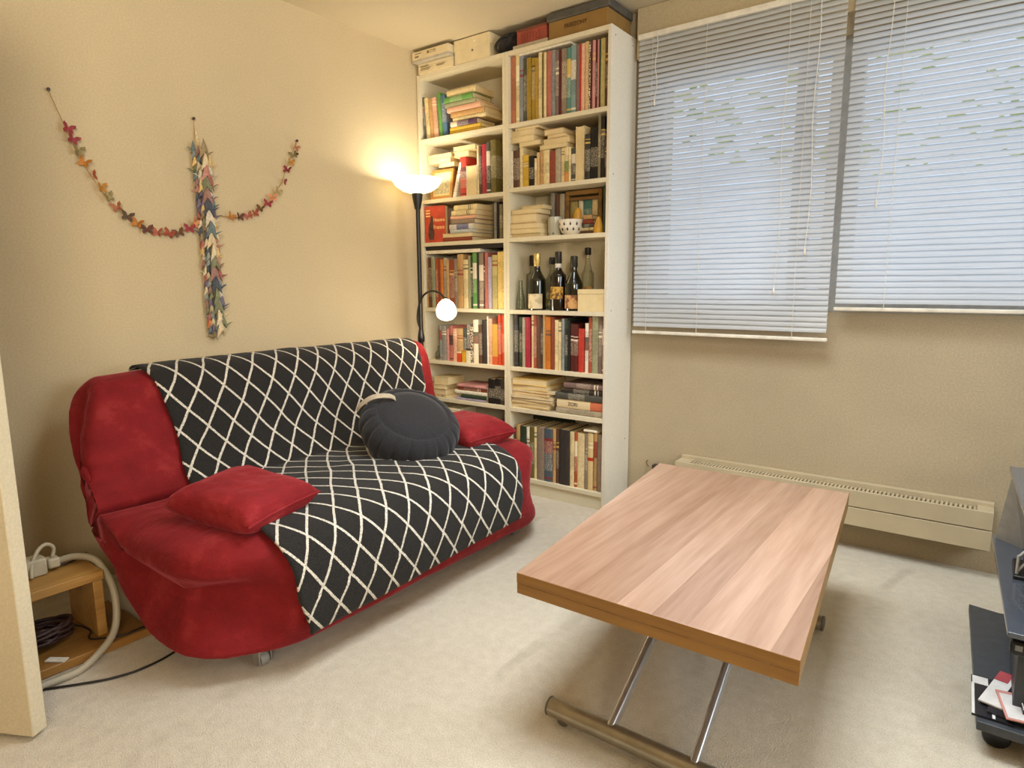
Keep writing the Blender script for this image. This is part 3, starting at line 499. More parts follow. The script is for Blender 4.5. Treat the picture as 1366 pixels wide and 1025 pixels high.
for i, (a, z) in enumerate([(k*.52+(.26 if r_ else 0), [.056, .03][r_]) for r_ in (0, 1) for k in range(12)]):
    rr = .0652 if z > .05 else .0588
    c = Vector((1.009+rr*math.cos(a), -.19+rr*math.sin(a), 1.422+z)); tx = Vector((-math.sin(a), math.cos(a), 0)); up = Vector((.22*math.cos(a), .22*math.sin(a), 1)).normalized(); no = tx.cross(up)
    q = [c+no*.0008+tx*x+up*y for x, y in ((0, .011), (-.0035, .003), (-.0045, -.003), (-.002, -.007), (.002, -.007), (.0045, -.003), (.0035, .003))]
    b.faces.new([b.verts.new(p) for p in q])
bmesh.ops.solidify(b, geom=b.faces[:], thickness=.0008); link('drop_pattern', b, plain('black_glaze', '#2a2018', .3), t)
wax = plain('beeswax', '#c8952f', .45, var=.08, Subsurface_Weight=.15)
t = empty('egg_candle', (1.05, -.19, 1.47), 'yellow egg-shaped candle lying in the white bowl', 'candle')
b = BM(); lathe(b, [(0, 0)]+[(.026*math.sin(PI*k/12)*(1-.18*k/12), .095*(1-math.cos(PI*k/12))/2) for k in range(1, 12)]+[(0, .095)], (1.040, -.19, 1.467), 24, M=Matrix.Rotation(R(8), 4, 'Y')); link('wax', b, wax, t, smooth=180)
t = empty('cone_candle', (1.191, -.225, 1.422), 'yellow pear-shaped candle at the right end of the third shelf', 'candle')
b = BM(); lathe(b, [(0, 0), (.023, 0), (.0255, .01), (.0245, .03), (.018, .055), (.010, .075), (.004, .084), (0, .085)], (1.191, -.225, 1.422), 24); link('wax', b, wax, t, smooth=60)
b = BM(); tube(b, [(1.191, -.225, 1.505), (1.1912, -.2255, 1.516), (1.192, -.226, 1.526)], .001, 6); link('wick', b, plain('wick', '#6b5530', .9), t)

# bottles on the fourth shelf, right bookcase
def glass(name, hexc, rough=.03, dens=0):
    N = Nodes(name); N.set(Base_Color=rgb(hexc), Roughness=rough, Transmission_Weight=1.0, IOR=1.45)
    N.l(N.mix(.15, rgb(hexc), N.ramp(N.noise(20, 2), [(.3, rgb(hexc)), (.7, (1, 1, 1, 1))])), N.b.inputs['Base Color']); return N.m
N = Nodes('clear_glass'); tr = N.n('ShaderNodeBsdfTransparent', Color=(.93, .95, .90, 1)); gl = N.n('ShaderNodeBsdfGlossy', Roughness=.05); mx = N.n('ShaderNodeMixShader'); fr = N.n('ShaderNodeLayerWeight', Blend=.35)
N.l(N.math('MULTIPLY', fr.outputs['Fresnel'], .55), mx.inputs[0]); N.l(tr.outputs[0], mx.inputs[1]); N.l(gl.outputs[0], mx.inputs[2]); N.l(mx.outputs[0], N.out.inputs[0]); CLEAR = N.m
GREEN = plain('dark_bottle_glass', '#14160c', .06, var=.3, Coat_Weight=.6); PORT = plain('port_glass', '#150c08', .06, var=.3, Coat_Weight=.6); OLIVE = plain('brown_glass', '#5c4a20', .08, var=.1, Coat_Weight=.5)
Z4 = 1.034
def bottle(x, y, r, h, gm, label, neck=.0145, shoulder=.52, cap=None, caplen=.05, labelspec=None, extra=None, pale=None):
    t = empty('bottle', (x, y, Z4), label, 'bottle', 'bottles on the fourth shelf of right bookcase')
    hs = h*shoulder; hn = h*.74
    prof = [(0, .004), (r*.7, 0), (r*.96, .002), (r, .01), (r, hs), (r*.93, hs+.018), (r*.7, hs+(hn-hs)*.5), (neck*1.25, hn-.01), (neck, hn+.01), (neck*.95, h-.02), (neck*1.12, h-.018), (neck*1.12, h-.004), (neck*.8, h), (0, h)]
    b = BM(); lathe(b, [prof[0]]+[(p.x, p.y) for p in spline([(a, c, 0) for a, c in prof[1:-1]], 3)]+[prof[-1]], (x, y, Z4), 28); g = link('glass', b, gm, t, smooth=60)
    if cap:
        b = BM(); lathe(b, [(neck*1.15, h-caplen), (neck*1.22, h-caplen+.002), (neck*1.2, h+.001), (neck*.9, h+.003), (0, h+.003)], (x, y, Z4), 24); link('cap', b, cap, t, smooth=50)
    if labelspec:
        z0, z1, m = labelspec; lab = BM(); n = 20; rr = r+.0006
        vs = [[lab.verts.new((x+rr*math.cos(a), y+rr*math.sin(a), Z4+z)) for a in [R(-160)+R(140)*k/n for k in range(n+1)]] for z in (z0, z1)]
        for k in range(n): lab.faces.new([vs[0][k], vs[0][k+1], vs[1][k+1], vs[1][k]])
        l = link('label', lab, m, t, smooth=180)
        if extra: extra(l, x, y, r)
    return t
foil = plain('champagne_foil', '#d9bd74', .35, .6, var=.15, scale=60); blackcap = plain('black_cap', '#1f1a16', .4)
def lab_mat(name, a, bcol, sc):
    N = Nodes(name); N.l(N.ramp(N.noise(sc, 4), [(.42, rgb(bcol)), (.52, rgb(a))]), N.b.inputs['Base Color']); N.set(Roughness=.7); return N.m
cream_lab = lab_mat('cream_label', '#d9c7a0', '#b8a67e', 30); gold_lab = lab_mat('gold_label', '#c69a3e', '#5c3c14', 45); tan_lab = lab_mat('tan_label', '#c99b62', '#7d4f2a', 22)
bottle(.805, -.205, .048, .300, GREEN, 'dark wine bottle with gold foil neck and plain cream label', .016, .50, foil, .065, (.008, .088, cream_lab))
bottle(.941, -.205, .042, .306, PORT, 'dark bottle with ornate gold label and white neck seal', .015, .56, plain('dark_capsule', '#2a241c', .4), .06, (.06, .125, gold_lab))
def seal(l, x, y, r): pass
bottle(1.038, -.205, .047, .280, GREEN, 'dark wine bottle with tan label of brown lettering', .0155, .46, plain('green_capsule', '#24261a', .4), .055, (.012, .082, tan_lab))
bottle(.713, -.115, .036, .296, CLEAR, 'clear glass bottle with long black cap behind the foil-necked bottle', .0145, .6, blackcap, .055)
bottle(.838, -.105, .036, .282, CLEAR, 'clear bottle with short black cap behind, between two dark bottles', .015, .55, blackcap, .035, (.02, .10, lab_mat('pale_label', '#cfc090', '#8a7a3c', 25)))
bottle(.968, -.095, .034, .268, OLIVE, 'olive brown bottle with beige cap standing at the back', .0145, .55, plain('beige_cap', '#a98f5c', .5), .06)
bottle(1.062, -.105, .034, .326, CLEAR, 'tallest clear bottle with black cap, behind the white box', .0145, .55, blackcap, .035, (.09, .125, lab_mat('amber_label', '#a87a3c', '#3c2814', 25)))
t = empty('wine_glass', (.694, -.205, Z4), 'clear stemless glass at the left end of the bottle shelf', 'glass')
b = BM(); lathe(b, [(0, .004), (.018, 0), (.026, .006), (.0225, .06), (.0115, .12), (.0105, .16), (.009, .16), (.010, .12), (.021, .06), (.0235, .01), (0, .008)], (.698, -.21, Z4), 28); link('body', b, CLEAR, t, smooth=60)
seal_o = [o for o in COL.objects if o.name.startswith('bottle') and 'white neck seal' in o.get('label', '')][0]
b = BM(); lathe(b, [(.0155, 0), (.0165, .001), (.0165, .026), (.0155, .027)], (.941, -.205, Z4+.222), 24); link('neck_seal', b, plain('seal_white', '#d8d2c6', .4), seal_o, smooth=50)
t = empty('white_box', (1.183, -.2, Z4), 'plain white cardboard box at the right end of the bottle shelf', 'box')
cb = plain('white_card', '#d9c697', .75, var=.03)
b = BM(); box(b, 1.096, 1.255, -.262, -.13, Z4, Z4+.088); link('tray', b, cb, t, bevel=.001)
b = BM(); box(b, 1.095, 1.2555, -.263, -.129, Z4+.0885, Z4+.112); link('lid', b, cb, t, bevel=.001)

# small things on the fifth shelf, left bookcase
t = empty('glass_jar', (.10, -.215, .719), 'small clear glass jar at the left end of the fifth shelf', 'jar')
b = BM(); lathe(b, [(0, .003), (.03, 0), (.034, .008), (.034, .04), (.018, .06), (.018, .085), (.0165, .085), (.0165, .06), (.032, .038), (.032, .01), (0, .006)], (.10, -.225, .719), 24); link('body', b, CLEAR, t, smooth=60)
for x, w, h, cm, cn, lid in ((.293, .03, .062, '#c4492a', 'red', '#e0d0a8'), (.330, .026, .072, '#d3a02a', 'yellow', '#b5801c'), (.362, .026, .084, '#d8cfae', 'white', '#3a2e20')):
    t = empty('small_carton', (x, -.268, .719), f'small {cn} carton in front of the books, fifth shelf of left bookcase', 'carton')
    b = BM(); box(b, x-w/2, x+w/2, -.2765, -.2635, .719, .719+h*.86); link('carton_body', b, plain('carton_'+cn, cm, .5, var=.1), t, bevel=.001)
    b = BM(); box(b, x-w/2, x+w/2, -.2765, -.2635, .719+h*.862, .719+h); link('flap', b, plain('carton_flap_'+cn, lid, .5), t)
# bottom left shelf, half hidden by the sofa
t = empty('wooden_box', (.47, -.16, .094), 'low brown wooden box on the left bookcase, below the black binders', 'box')
bw = wood_mat('dark_box_wood', '#6b4a30', '#3f2a1a', axis='X')
b = BM(); box(b, .29, .628, -.262, -.06, .094, .33); link('body', b, bw, t, bevel=.002)
b = BM(); box(b, .288, .63, -.264, -.058, .331, .352); link('lid', b, bw, t, bevel=.002)
t = tag(link('folded_paper', box(BM(), .16, .275, -.26, -.1, .094, .43, ), plain('paper_white', '#e3d8b8', .8), None, (.2, -.18, .094), bevel=.004), 'stack of folded white papers beside the brown box behind the sofa', 'papers')

# boxes on top of the bookcases
cardw = plain('box_white', '#dccca4', .7, var=.03); inkb = plain('box_ink', '#7d6a4a', .7); ZT = 2.3705
def lidded(name, x0, x1, y0, y1, z0, z1, zl, m, lm, label, over=.004):
    t = empty(name, ((x0+x1)/2, (y0+y1)/2, z0), label, 'box')
    link('tray', box(BM(), x0, x1, y0, y1, z0, zl), m, t, bevel=.0015)
    link('lid', box(BM(), x0-over, x1+over, y0-over, y1+over, zl+.0002, z1), lm, t, bevel=.0015); return t
t = lidded('flat_carton', .030, .292, -.285, -.03, ZT, 2.424, 2.4235-.012, cardw, cardw, 'lower white printed carton on top of the left bookcase', .001)
for x0, x1, z0, z1 in ((.05, .11, 2.404, 2.408), (.05, .13, 2.394, 2.396), (.05, .12, 2.386, 2.388), (.17, .24, 2.398, 2.400), (.175, .23, 2.391, 2.394)): link('print', box(BM(), x0, x1, -.2870, -.2858, z0, z1), inkb, t)
t = lidded('flat_carton', .018, .292, -.318, -.03, 2.4255, 2.480, 2.4385, plain('box_grey', '#b9b09c', .7), cardw, 'upper white printed carton on top of the left bookcase', .001)
for x0, x1, z0, z1 in ((.04, .09, 2.466, 2.470), (.04, .07, 2.448, 2.456), (.135, .150, 2.456, 2.470), (.155, .205, 2.456, 2.4575), (.155, .1565, 2.456, 2.472), (.165, .175, 2.466, 2.470), (.18, .20, 2.464, 2.469)): link('print', box(BM(), x0, x1, -.3203, -.3190, z0, z1), inkb, t)
t = lidded('storage_box', .302, .548, -.276, -.03, ZT, 2.494, 2.440, cardw, cardw, 'tall white storage box with small round finger hole, on left bookcase', .003)
b = BM(); lathe(b, [(0, 0), (.006, 0), (.006, .001), (0, .001)], (0, 0, 0), 16, M=Matrix.Translation((.43, -.2765, 2.425)) @ Matrix.Rotation(PI/2, 4, 'X')); link('finger_hole', b, dark, t)
b = BM(); lathe(b, [(0, 0), (.006, 0), (.005, .002), (0, .003)], (0, 0, 0), 16, M=Matrix.Translation((.447, -.279, 2.468)) @ Matrix.Rotation(PI/2, 4, 'X')); link('stud', b, plain('stud_white', '#efe6cc', .3), t)
# dark cloth bag
t = empty('cloth_bag', (.63, -.2, ZT), 'crumpled black cloth bag squeezed between white and red boxes', 'bag')
b = BM(); bmesh.ops.create_icosphere(b, subdivisions=4, radius=1)
for v in b.verts:
    p = v.co.copy(); n_ = noise.noise(p*2.3)*.22+noise.noise(p*6)*.10
    v.co = Vector((.636+.062*p.x*(1+n_)+.03*p.z, -.18+.092*p.y*(1+n_), ZT+.058+.0575*p.z*(1+.35*n_*(p.z > 0))))
for v in b.verts: v.co.z = max(v.co.z, ZT+.0005)
link('fabric', b, plain('black_cloth', '#26221e', .9, var=.2, scale=80, bump=.4), t, smooth=180)
b = BM(); tube(b, spline([(.60, -.262, ZT+.012), (.585, -.272, ZT+.035), (.60, -.272, ZT+.06), (.635, -.268, ZT+.08), (.665, -.262, ZT+.085)], 6), .007, 8); link('strap', b, plain('black_cloth', '#26221e', .9), t, smooth=180)
t = lidded('red_box', .722, .905, -.268, -.03, 2.3705+.0182, 2.463, 2.452, plain('red_card', '#8f4030', .6, var=.15, scale=14), plain('red_lid', '#6b3a28', .6), 'flat red box lying on a white tray beside the brown carton', .001)
for k in range(7): link('print', box(BM(), .75+.018*k, .753+.018*k, -.2693, -.2681, 2.40, 2.44-.004*(k % 3)), plain('red_print', '#7c3022', .6), t)
tag(link('flat_tray', box(BM(), .700, .912, -.274, -.03, ZT, ZT+.0175), plain('grey_tray', '#a79a80', .7), None, (.8, -.15, ZT), bevel=.002), 'thin pale tray under the red box on the right bookcase', 'tray')
t = empty('carton', (1.09, -.15, ZT), 'brown cardboard carton with dark grey lid on the right bookcase', 'box')
kraft = plain('kraft_card', '#866530', .8, var=.06, scale=12)
b = BM(); box(b, .921, 1.250, -.272, -.04, ZT, 2.452); link('tray', b, kraft, t, bevel=.002)
b = BM(); box(b, .912, 1.262, -.280, -.034, 2.4525, 2.490); link('lid', b, plain('grey_lid', '#4e4a42', .6, var=.1), t, bevel=.005)
text('FREEZONY', .026, Vector((1.075, -.2728, 2.415)), FACE_FRONT, plain('carton_ink', '#54380f', .8), t, bold=.0006)

# ------------------------------------------------------------------ floor lamp
t = empty('floor_lamp', (.17, -.465, 0), 'black floor lamp with white bowl uplighter and side reading light', 'lamp')
blk = plain('lamp_black', '#1d1a18', .4); LX, LY = .178, -.470
b = BM(); lathe(b, [(0, .001), (.12, .001), (.125, .006), (.12, .018), (.03, .026), (.014, .05), (0, .05)], (LX, LY, 0), 32); link('base', b, blk, t, smooth=50)
b = BM(); tube(b, [(LX, LY, .04), (LX, LY, .85), (LX, LY, 1.60)], [.0115, .0115, .0115], 14); link('pole', b, blk, t, smooth=60)
b = BM(); lathe(b, [(.0118, 0), (.019, .004), (.020, .03), (.012, .075), (.0116, .076)], (LX, LY, .845), 18); link('collar', b, blk, t, smooth=60)
b = BM(); lathe(b, [(.013, 0), (.016, 0), (.026, .05), (.031, .085), (0, .085)], (LX, LY, 1.590), 24); link('socket', b, blk, t, smooth=60)
GLOW = emissive('lamp_bowl_glow', '#ffe6b0', 3.2); BULB = emissive('lamp_bulb_glow', '#fff2d6', 14)
b = BM(); lathe(b, [(0, .0), (.034, .001), (.080, .014), (.118, .040), (.138, .070), (.1405, .080), (.1375, .080), (.115, .043), (.078, .018), (.034, .005), (0, .004)], (LX, LY, 1.674), 48); link('bowl_shade', b, GLOW, t, smooth=60)
ARM = spline([(LX+.012, LY, .895), (LX-.018, LY-.006, .97), (LX-.004, LY-.008, 1.05), (LX+.035, LY-.010, 1.112), (LX+.10, LY-.014, 1.138), (LX+.17, LY-.02, 1.128), (LX+.222, LY-.03, 1.092)], 8)
b = BM(); tube(b, ARM, .0058, 10); link('gooseneck', b, blk, t, smooth=180)
hd = Vector((.55, -.55, -.62)).normalized(); p0 = Vector(ARM[-1])
Mh = Matrix.Translation(p0) @ hd.to_track_quat('Z', 'Y').to_matrix().to_4x4()
b = BM(); lathe(b, [(0, -.012), (.012, -.010), (.016, .006), (.016, .022), (0, .022)], (0, 0, 0), 20, M=Mh); link('head_socket', b, blk, t, smooth=60)
b = BM(); lathe(b, [(.014, .016), (.03, .03), (.047, .06), (.054, .09), (.053, .112), (.044, .122), (0, .124)], (0, 0, 0), 36, M=Mh); link('reading_shade', b, BULB, t, smooth=60)

# ------------------------------------------------------------------ sofa
RED = None
def velour(name, hexc, hi):
    N = Nodes(name); f = N.noise(9, 5, rough=.6); g = N.noise(320, 2)
    c = N.ramp(f, [(.3, tuple(x*.72 for x in rgb(hexc)[:3])+(1,)), (.55, rgb(hexc)), (.75, rgb(hi))])
    N.l(N.mix(.18, c, N.ramp(g, [(.3, rgb('#3a0d0e')), (.7, rgb(hi))])), N.b.inputs['Base Color'])
    N.set(Roughness=.8, Specular_IOR_Level=.15, Sheen_Weight=.35, Sheen_Roughness=.4, Sheen_Tint=rgb('#e0707a'))
    w = N.noise(1.0, 3, N.mapped((14, 5, 20))); h = N.math('ADD', N.math('MULTIPLY', w, 1.0), N.math('MULTIPLY', g, .08)); N.bump(h, .55, .02); return N.m
RED = velour('red_velour', '#7c191c', '#95312f')
YN, YF = -2.315, -.60
# outline of the folded sofa bed in the X-Z plane, from rear split over the top to the crease, then the seat round to the split
BACK = [(.42, .365), (.335, .48), (.245, .61), (.155, .735), (.135, .815), (.195, .866), (.28, .852), (.333, .79), (.375, .68), (.425, .55), (.488, .437)]
SEAT = [(.488, .425), (.60, .428), (.80, .434), (.98, .432), (1.10, .420), (1.175, .378), (1.207, .30), (1.214, .21), (1.204, .12), (1.16, .072), (.98, .065), (.79, .075), (.64, .155), (.535, .25), (.42, .355)]
SPLIT = (Vector((.488, .431)), Vector((.42, .36)))
def inner(x, z):
    a, c = SPLIT; p = Vector((x, z)); t = max(0, min(1, (p-a).dot(c-a)/(c-a).length_squared)); return max(0, min(1, ((p-(a+(c-a)*t)).length-.012)/.16))
def sag(y, z): return -.022*math.exp(-((y+2.3)/.30)**2)*max(0, min(1, (z-.5)/.3))
def dense(pts, per): return [(p.x, p.y) for p in spline([(a, c, 0) for a, c in pts], per)]
def yend(x, z, near):
    if near:
        y = YN - .012*math.sin(min(1, max(0, z/.5))*PI)
        if x > .93: y += .23*((x-.93)/.28)**2
        y += .10*max(0, (z-.55)/.33)**1.6          # the back leans in a little at its top corner
        return y
    y = YF + .012
    if x > .98: y -= .20*((x-.98)/.23)**2
    y += .045*max(0, (z-.5)/.38)
    return y
def sofa_part(name, poly, per, parent):
    P = dense(poly, per); cx = sum(p[0] for p in P)/len(P); cz = sum(p[1] for p in P)/len(P)
    b = BM(); rings = []; NL = 66; rr = .05 if name == 'backrest' else .13
    stations = []
    for k in range(11): a = PI/2*k/10; stations.append(('n', 1-math.sin(a), rr*(1-math.cos(a))))  # near rounding
    for k in range(1, NL): stations.append(('m', 0, k/NL))
    for k in range(10, -1, -1): a = PI/2*k/10; stations.append(('f', 1-math.sin(a), rr*(1-math.cos(a))))
    for kind, s, q in stations:
        ring = []
        for (x, z) in P:
            sh = s*(.05 if name == 'backrest' else .035+.06*max(0, min(1, (z-.15)/.25))); A_, B_ = (Vector((.23, .77)), Vector((.43, .45))) if name == 'backrest' else (Vector((.62, .31)), Vector((1.06, .25))); p_ = Vector((x, z)); w_ = max(0, min(1, (p_-A_).dot(B_-A_)/(B_-A_).length_squared)); cx, cz = A_+(B_-A_)*w_; L = math.hypot(x-cx, z-cz)+1e-6; f = max(.2, 1-sh/L)
            X, Zz = cx+(x-cx)*f, cz+(z-cz)*f
            wi = inner(x, z); X, Zz = x+(X-x)*wi, z+(Zz-z)*wi
            y0, y1 = yend(x, z, True), yend(x, z, False)
            Y = (y0+q) if kind == 'n' else ((y1-q) if kind == 'f' else (y0+rr)+(y1-y0-2*rr)*q)
            ring.append(Vector((X, Y, Zz+sag(Y, Zz))))
        rings.append(ring)
    # end caps as shrinking rings
    def caps(ring, near):
        c = sum(ring, Vector())/len(ring); out = []
        for s in (.8, .6, .4, .2): out.append([c+(v-c)*s+Vector((0, (-.006 if near else .006)*(1-s*s), 0)) for v in ring])
        return c+Vector((0, -.006 if near else .006, 0)), out
    c0, r0 = caps(rings[0], True); c1, r1 = caps(rings[-1], False)
    allr = r0[::-1]+rings+r1
    # cloth wrinkles
    def wr(p, k):
        q = Vector(p); n1 = noise.noise(Vector((q.x*5, q.y*3, q.z*5))+Vector((k, 0, 0))); n2 = noise.noise(Vector((q.x*14, q.y*6, q.z*22)))
        e = max(0, 1-abs(q.y-YN)/.45)
        fold = math.sin(q.z*62+q.y*7+2.5*n1)*max(0, 1-abs(q.z-.54)/.22)*e*max(0, min(1, (q.x-.30)/.09))
        return .0055*n1+.003*n2+.010*fold
    vs = [[b.verts.new(p) for p in ring] for ring in allr]
    n = len(P)
    for a, c in zip(vs, vs[1:]):
        for i in range(n): b.faces.new([a[i], a[(i+1) % n], c[(i+1) % n], c[i]])
    e0 = b.verts.new(c0); e1 = b.verts.new(c1)
    for i in range(n):
        b.faces.new([e0, vs[0][(i+1) % n], vs[0][i]]); b.faces.new([e1, vs[-1][i], vs[-1][(i+1) % n]])
    bmesh.ops.recalc_face_normals(b, faces=b.faces); b.normal_update()
    nv = [(v, v.normal.copy()) for v in b.verts]
    for v, nn in nv: v.co += nn*wr(v.co, 0 if name == 'backrest' else 7)
    return link(name, b, RED, parent, smooth=180)
sofa = empty('sofa_bed', (.65, -1.45, 0), 'red velour sofa bed against the left wall under the paper garlands', 'sofa')
sofa_part('backrest', BACK, 5, sofa); seat = sofa_part('seat_cushion', SEAT, 4, sofa)
b = BM(); ln = [(1.207+.004, y, .155+.004*math.sin(y*9)) for y in [YN+.26+(YF-YN-.56)*k/40 for k in range(41)]]; tube(b, ln, .004, 6); link('seam', b, velour('red_piping', '#741419', '#8d242a'), seat, smooth=180)
stl = plain('castor_steel', '#b8b6b0', .35, .8); rubw = plain('castor_wheel', '#8f8d88', .5)
for x, y in ((1.075, -2.12), (1.075, -.80), (.66, -2.1), (.66, -.80)):
    c = BM(); box(c, x-.02, x+.02, y-.022, y+.022, .052, .10); box(c, x-.02, x+.02, y-.022, y-.018, .012, .052); box(c, x-.02, x+.02, y+.018, y+.022, .012, .052)
    k = link('castor', c, stl, sofa, bevel=.001)
    c = BM(); lathe(c, [(0, -.014), (.020, -.014), (.022, -.01), (.022, .01), (.020, .014), (0, .014)], (0, 0, 0), 20, M=Matrix.Translation((x, y, .0225)) @ Matrix.Rotation(PI/2, 4, 'X')); link('wheel', c, rubw, k, smooth=50)

# throw blanket: follows the sofa profile from behind the top edge down to the hem
N = Nodes('diamond_throw'); uv = N.n('ShaderNodeUVMap'); sep = N.n('ShaderNodeSeparateXYZ'); N.l(uv.outputs[0], sep.inputs[0])
wob = N.noise(9, 2); U = N.math('ADD', sep.outputs[0], N.math('MULTIPLY', wob, .008)); V = N.math('ADD', sep.outputs[1], N.math('MULTIPLY', wob, .008))
TA, TB = .1085, .150
s1 = N.math('ADD', N.math('DIVIDE', U, TA), N.math('DIVIDE', V, TB)); s2 = N.math('SUBTRACT', N.math('DIVIDE', U, TA), N.math('DIVIDE', V, TB))
def line(sv): return N.math('ABSOLUTE', N.math('SUBTRACT', N.math('FRACT', N.math('ADD', sv, 100.5)), .5))
dmin = N.math('MINIMUM', line(s1), line(s2))
knit = N.n('ShaderNodeTexNoise', Scale=1.0, Detail=2); N.l(N.mapped((210, 210, 210)), knit.inputs['Vector'])
thr = N.math('ADD', .036, N.math('MULTIPLY', knit.outputs['Fac'], .030))
mask = N.ramp(N.math('SUBTRACT', N.math('DIVIDE', dmin, thr), .5), [(.35, (1, 1, 1, 1)), (.62, (0, 0, 0, 1))])
wool = N.ramp(N.noise(420, 2), [(.3, rgb('#131211')), (.7, rgb('#35322f'))])
white = N.ramp(knit.outputs['Fac'], [(.3, rgb('#a49a88')), (.6, rgb('#ded6c6'))])
N.l(N.mix(mask, wool, white), N.b.inputs['Base Color']); N.set(Roughness=.92, Specular_IOR_Level=.1, Sheen_Weight=.08)
hb = N.math('ADD', N.math('MULTIPLY', mask, .8), N.math('MULTIPLY', N.noise(300, 2), .5)); N.bump(hb, .7, .006)
path = dense(BACK, 14)[14*3:] + dense(SEAT, 14)[1:14*9]
i0 = next(i for i, p in enumerate(path) if p[1] > .848); path = path[i0:]
path = [p for p in path if not (p[1] < .122 and p[0] > 1)]
# outward normals, softened through the crease
PV = [Vector((p[0], p[1])) for p in path]
for _ in range(12): PV = [PV[0]]+[(PV[i-1]+PV[i]*2+PV[i+1])/4 for i in range(1, len(PV)-1)]+[PV[-1]]
acc = [0]
for a, c in zip(PV, PV[1:]): acc.append(acc[-1]+(c-a).length)
LT = acc[-1]; NU, NV = 90, 120
def at_path(s):
    for i in range(len(acc)-1):
        if acc[i+1] >= s or i == len(acc)-2:
            f = (s-acc[i])/(acc[i+1]-acc[i]+1e-9); p = PV[i].lerp(PV[i+1], f); tdir = (PV[i+1]-PV[i]).normalized(); return p, Vector((-tdir.y, tdir.x))
b = BM(); uvl = b.loops.layers.uv.new('UVMap'); grid = []
YL = [(0, -2.045), (.25, -2.005), (.38, -2.02), (.58, -2.06), (.78, -2.10), (.9, -2.085), (1, -2.05)]
for j in range(NV+1):
    row = []; t_ = j/NV
    k_ = max(q for q in range(len(YL)) if YL[q][0] <= t_ and q < len(YL)-1); w_ = (t_-YL[k_][0])/(YL[k_+1][0]-YL[k_][0]); w_ = w_*w_*(3-2*w_)
    yl = YL[k_][1]*(1-w_)+YL[k_+1][1]*w_; yr = -.615-.36*t_+.01*math.sin(t_*8)
    for i in range(NU+1):
        u = i/NU; y = yl+(yr-yl)*u; s = LT*t_-.045*u*t_**3; p, nn = at_path(s)
        nz = noise.noise(Vector((y*4, s*5, 3.3)))*.005+noise.noise(Vector((y*10, s*12, 1)))*.003
        o_ = .0165+nz+.006*max(0, 1-min(u, 1-u)*25)*noise.noise(Vector((y*7, s*9, 8)))
        if t_ > .93: o_ += .006
        xx, zz = p.x+nn.x*o_, p.y+nn.y*o_
        row.append((b.verts.new((xx, y+.01*noise.noise(Vector((s*6, y*2, 5))), zz+sag(y, zz))), y, s))
    grid.append(row)
for j in range(NV):
    for i in range(NU):
        q = [grid[j][i], grid[j][i+1], grid[j+1][i+1], grid[j+1][i]]
        f = b.faces.new([w[0] for w in q])
        for lp, w in zip(f.loops, q): lp[uvl].uv = (w[1]+2.045+0, w[2]+0)
bmesh.ops.recalc_face_normals(b, faces=b.faces)
th = link('throw_blanket', b, N.m, None, (.7, -1.4, .45), smooth=180); tag(th, 'black wool throw with white diamond lattice spread over the red sofa', 'blanket')
sm = th.modifiers.new('solid', 'SOLIDIFY'); sm.thickness = .008; sm.offset = 0

def pillow(w, d, h, M, name, mat, parent, puff=3.4, n=26, seed=0):
    b = BM(); top = {}; bot = {}
    for i in range(n+1):
        for j in range(n+1):
            u = -1+2*i/n; v = -1+2*j/n
            k = (1-abs(u)**puff)*(1-abs(v)**puff); k = k**.42
            pin = 1-.07*(1-abs(v)**2)*abs(u)**3; pin2 = 1-.07*(1-abs(u)**2)*abs(v)**3
            x, y = u*w/2*pin, v*d/2*pin2
            nz = 1+.16*noise.noise(Vector((u*1.6+seed, v*1.6, 0)))+.06*noise.noise(Vector((u*5, v*5+seed, 2)))
            top[i, j] = b.verts.new(M @ Vector((x, y, h/2*k*nz)))
            bot[i, j] = top[i, j] if i in (0, n) or j in (0, n) else b.verts.new(M @ Vector((x, y, -h/2*k)))
    for i in range(n):
        for j in range(n):
            b.faces.new([top[i, j], top[i+1, j], top[i+1, j+1], top[i, j+1]])
            q = [bot[i, j], bot[i, j+1], bot[i+1, j+1], bot[i+1, j]]
            if len(set(q)) == 4: 
                try: b.faces.new(q)
                except ValueError: pass
    bmesh.ops.recalc_face_normals(b, faces=b.faces)
    return link(name, b, mat, parent, smooth=180)
RED2 = velour('red_velour_cushion', '#8a2024', '#a23638')
def cushion(c, w, d, h, rx, ry, rz, label, seed):
    t = empty('cushion', (c[0], c[1], c[2]-h/2), label, 'cushion', 'red velour cushions on the sofa')
    M = Matrix.Translation(c) @ Matrix.Rotation(R(rz), 4, 'Z') @ Matrix.Rotation(R(ry), 4, 'Y') @ Matrix.Rotation(R(rx), 4, 'X')
    pillow(w, d, h, M, 'cover', RED2, t, seed=seed)
    b = BM(); pts = []
    for k in range(0, 49):
        v = -1+2*k/48; pts.append(M @ Vector((w/2*(1-.07*(1-v*v)), v*d/2, 0)))
    tube(b, pts, .0035, 6); link('edge_seam', b, RED2, t, smooth=180)
    return t
cushion((.90, -2.045, .488), .385, .30, .14, 5, 2, 10, 'red cushion lying at the near left end of the sofa', 1)
cushion((.835, -.85, .488), .37, .31, .14, 0, 2, -6, 'red cushion at the far end of the sofa behind the round cushion', 5)

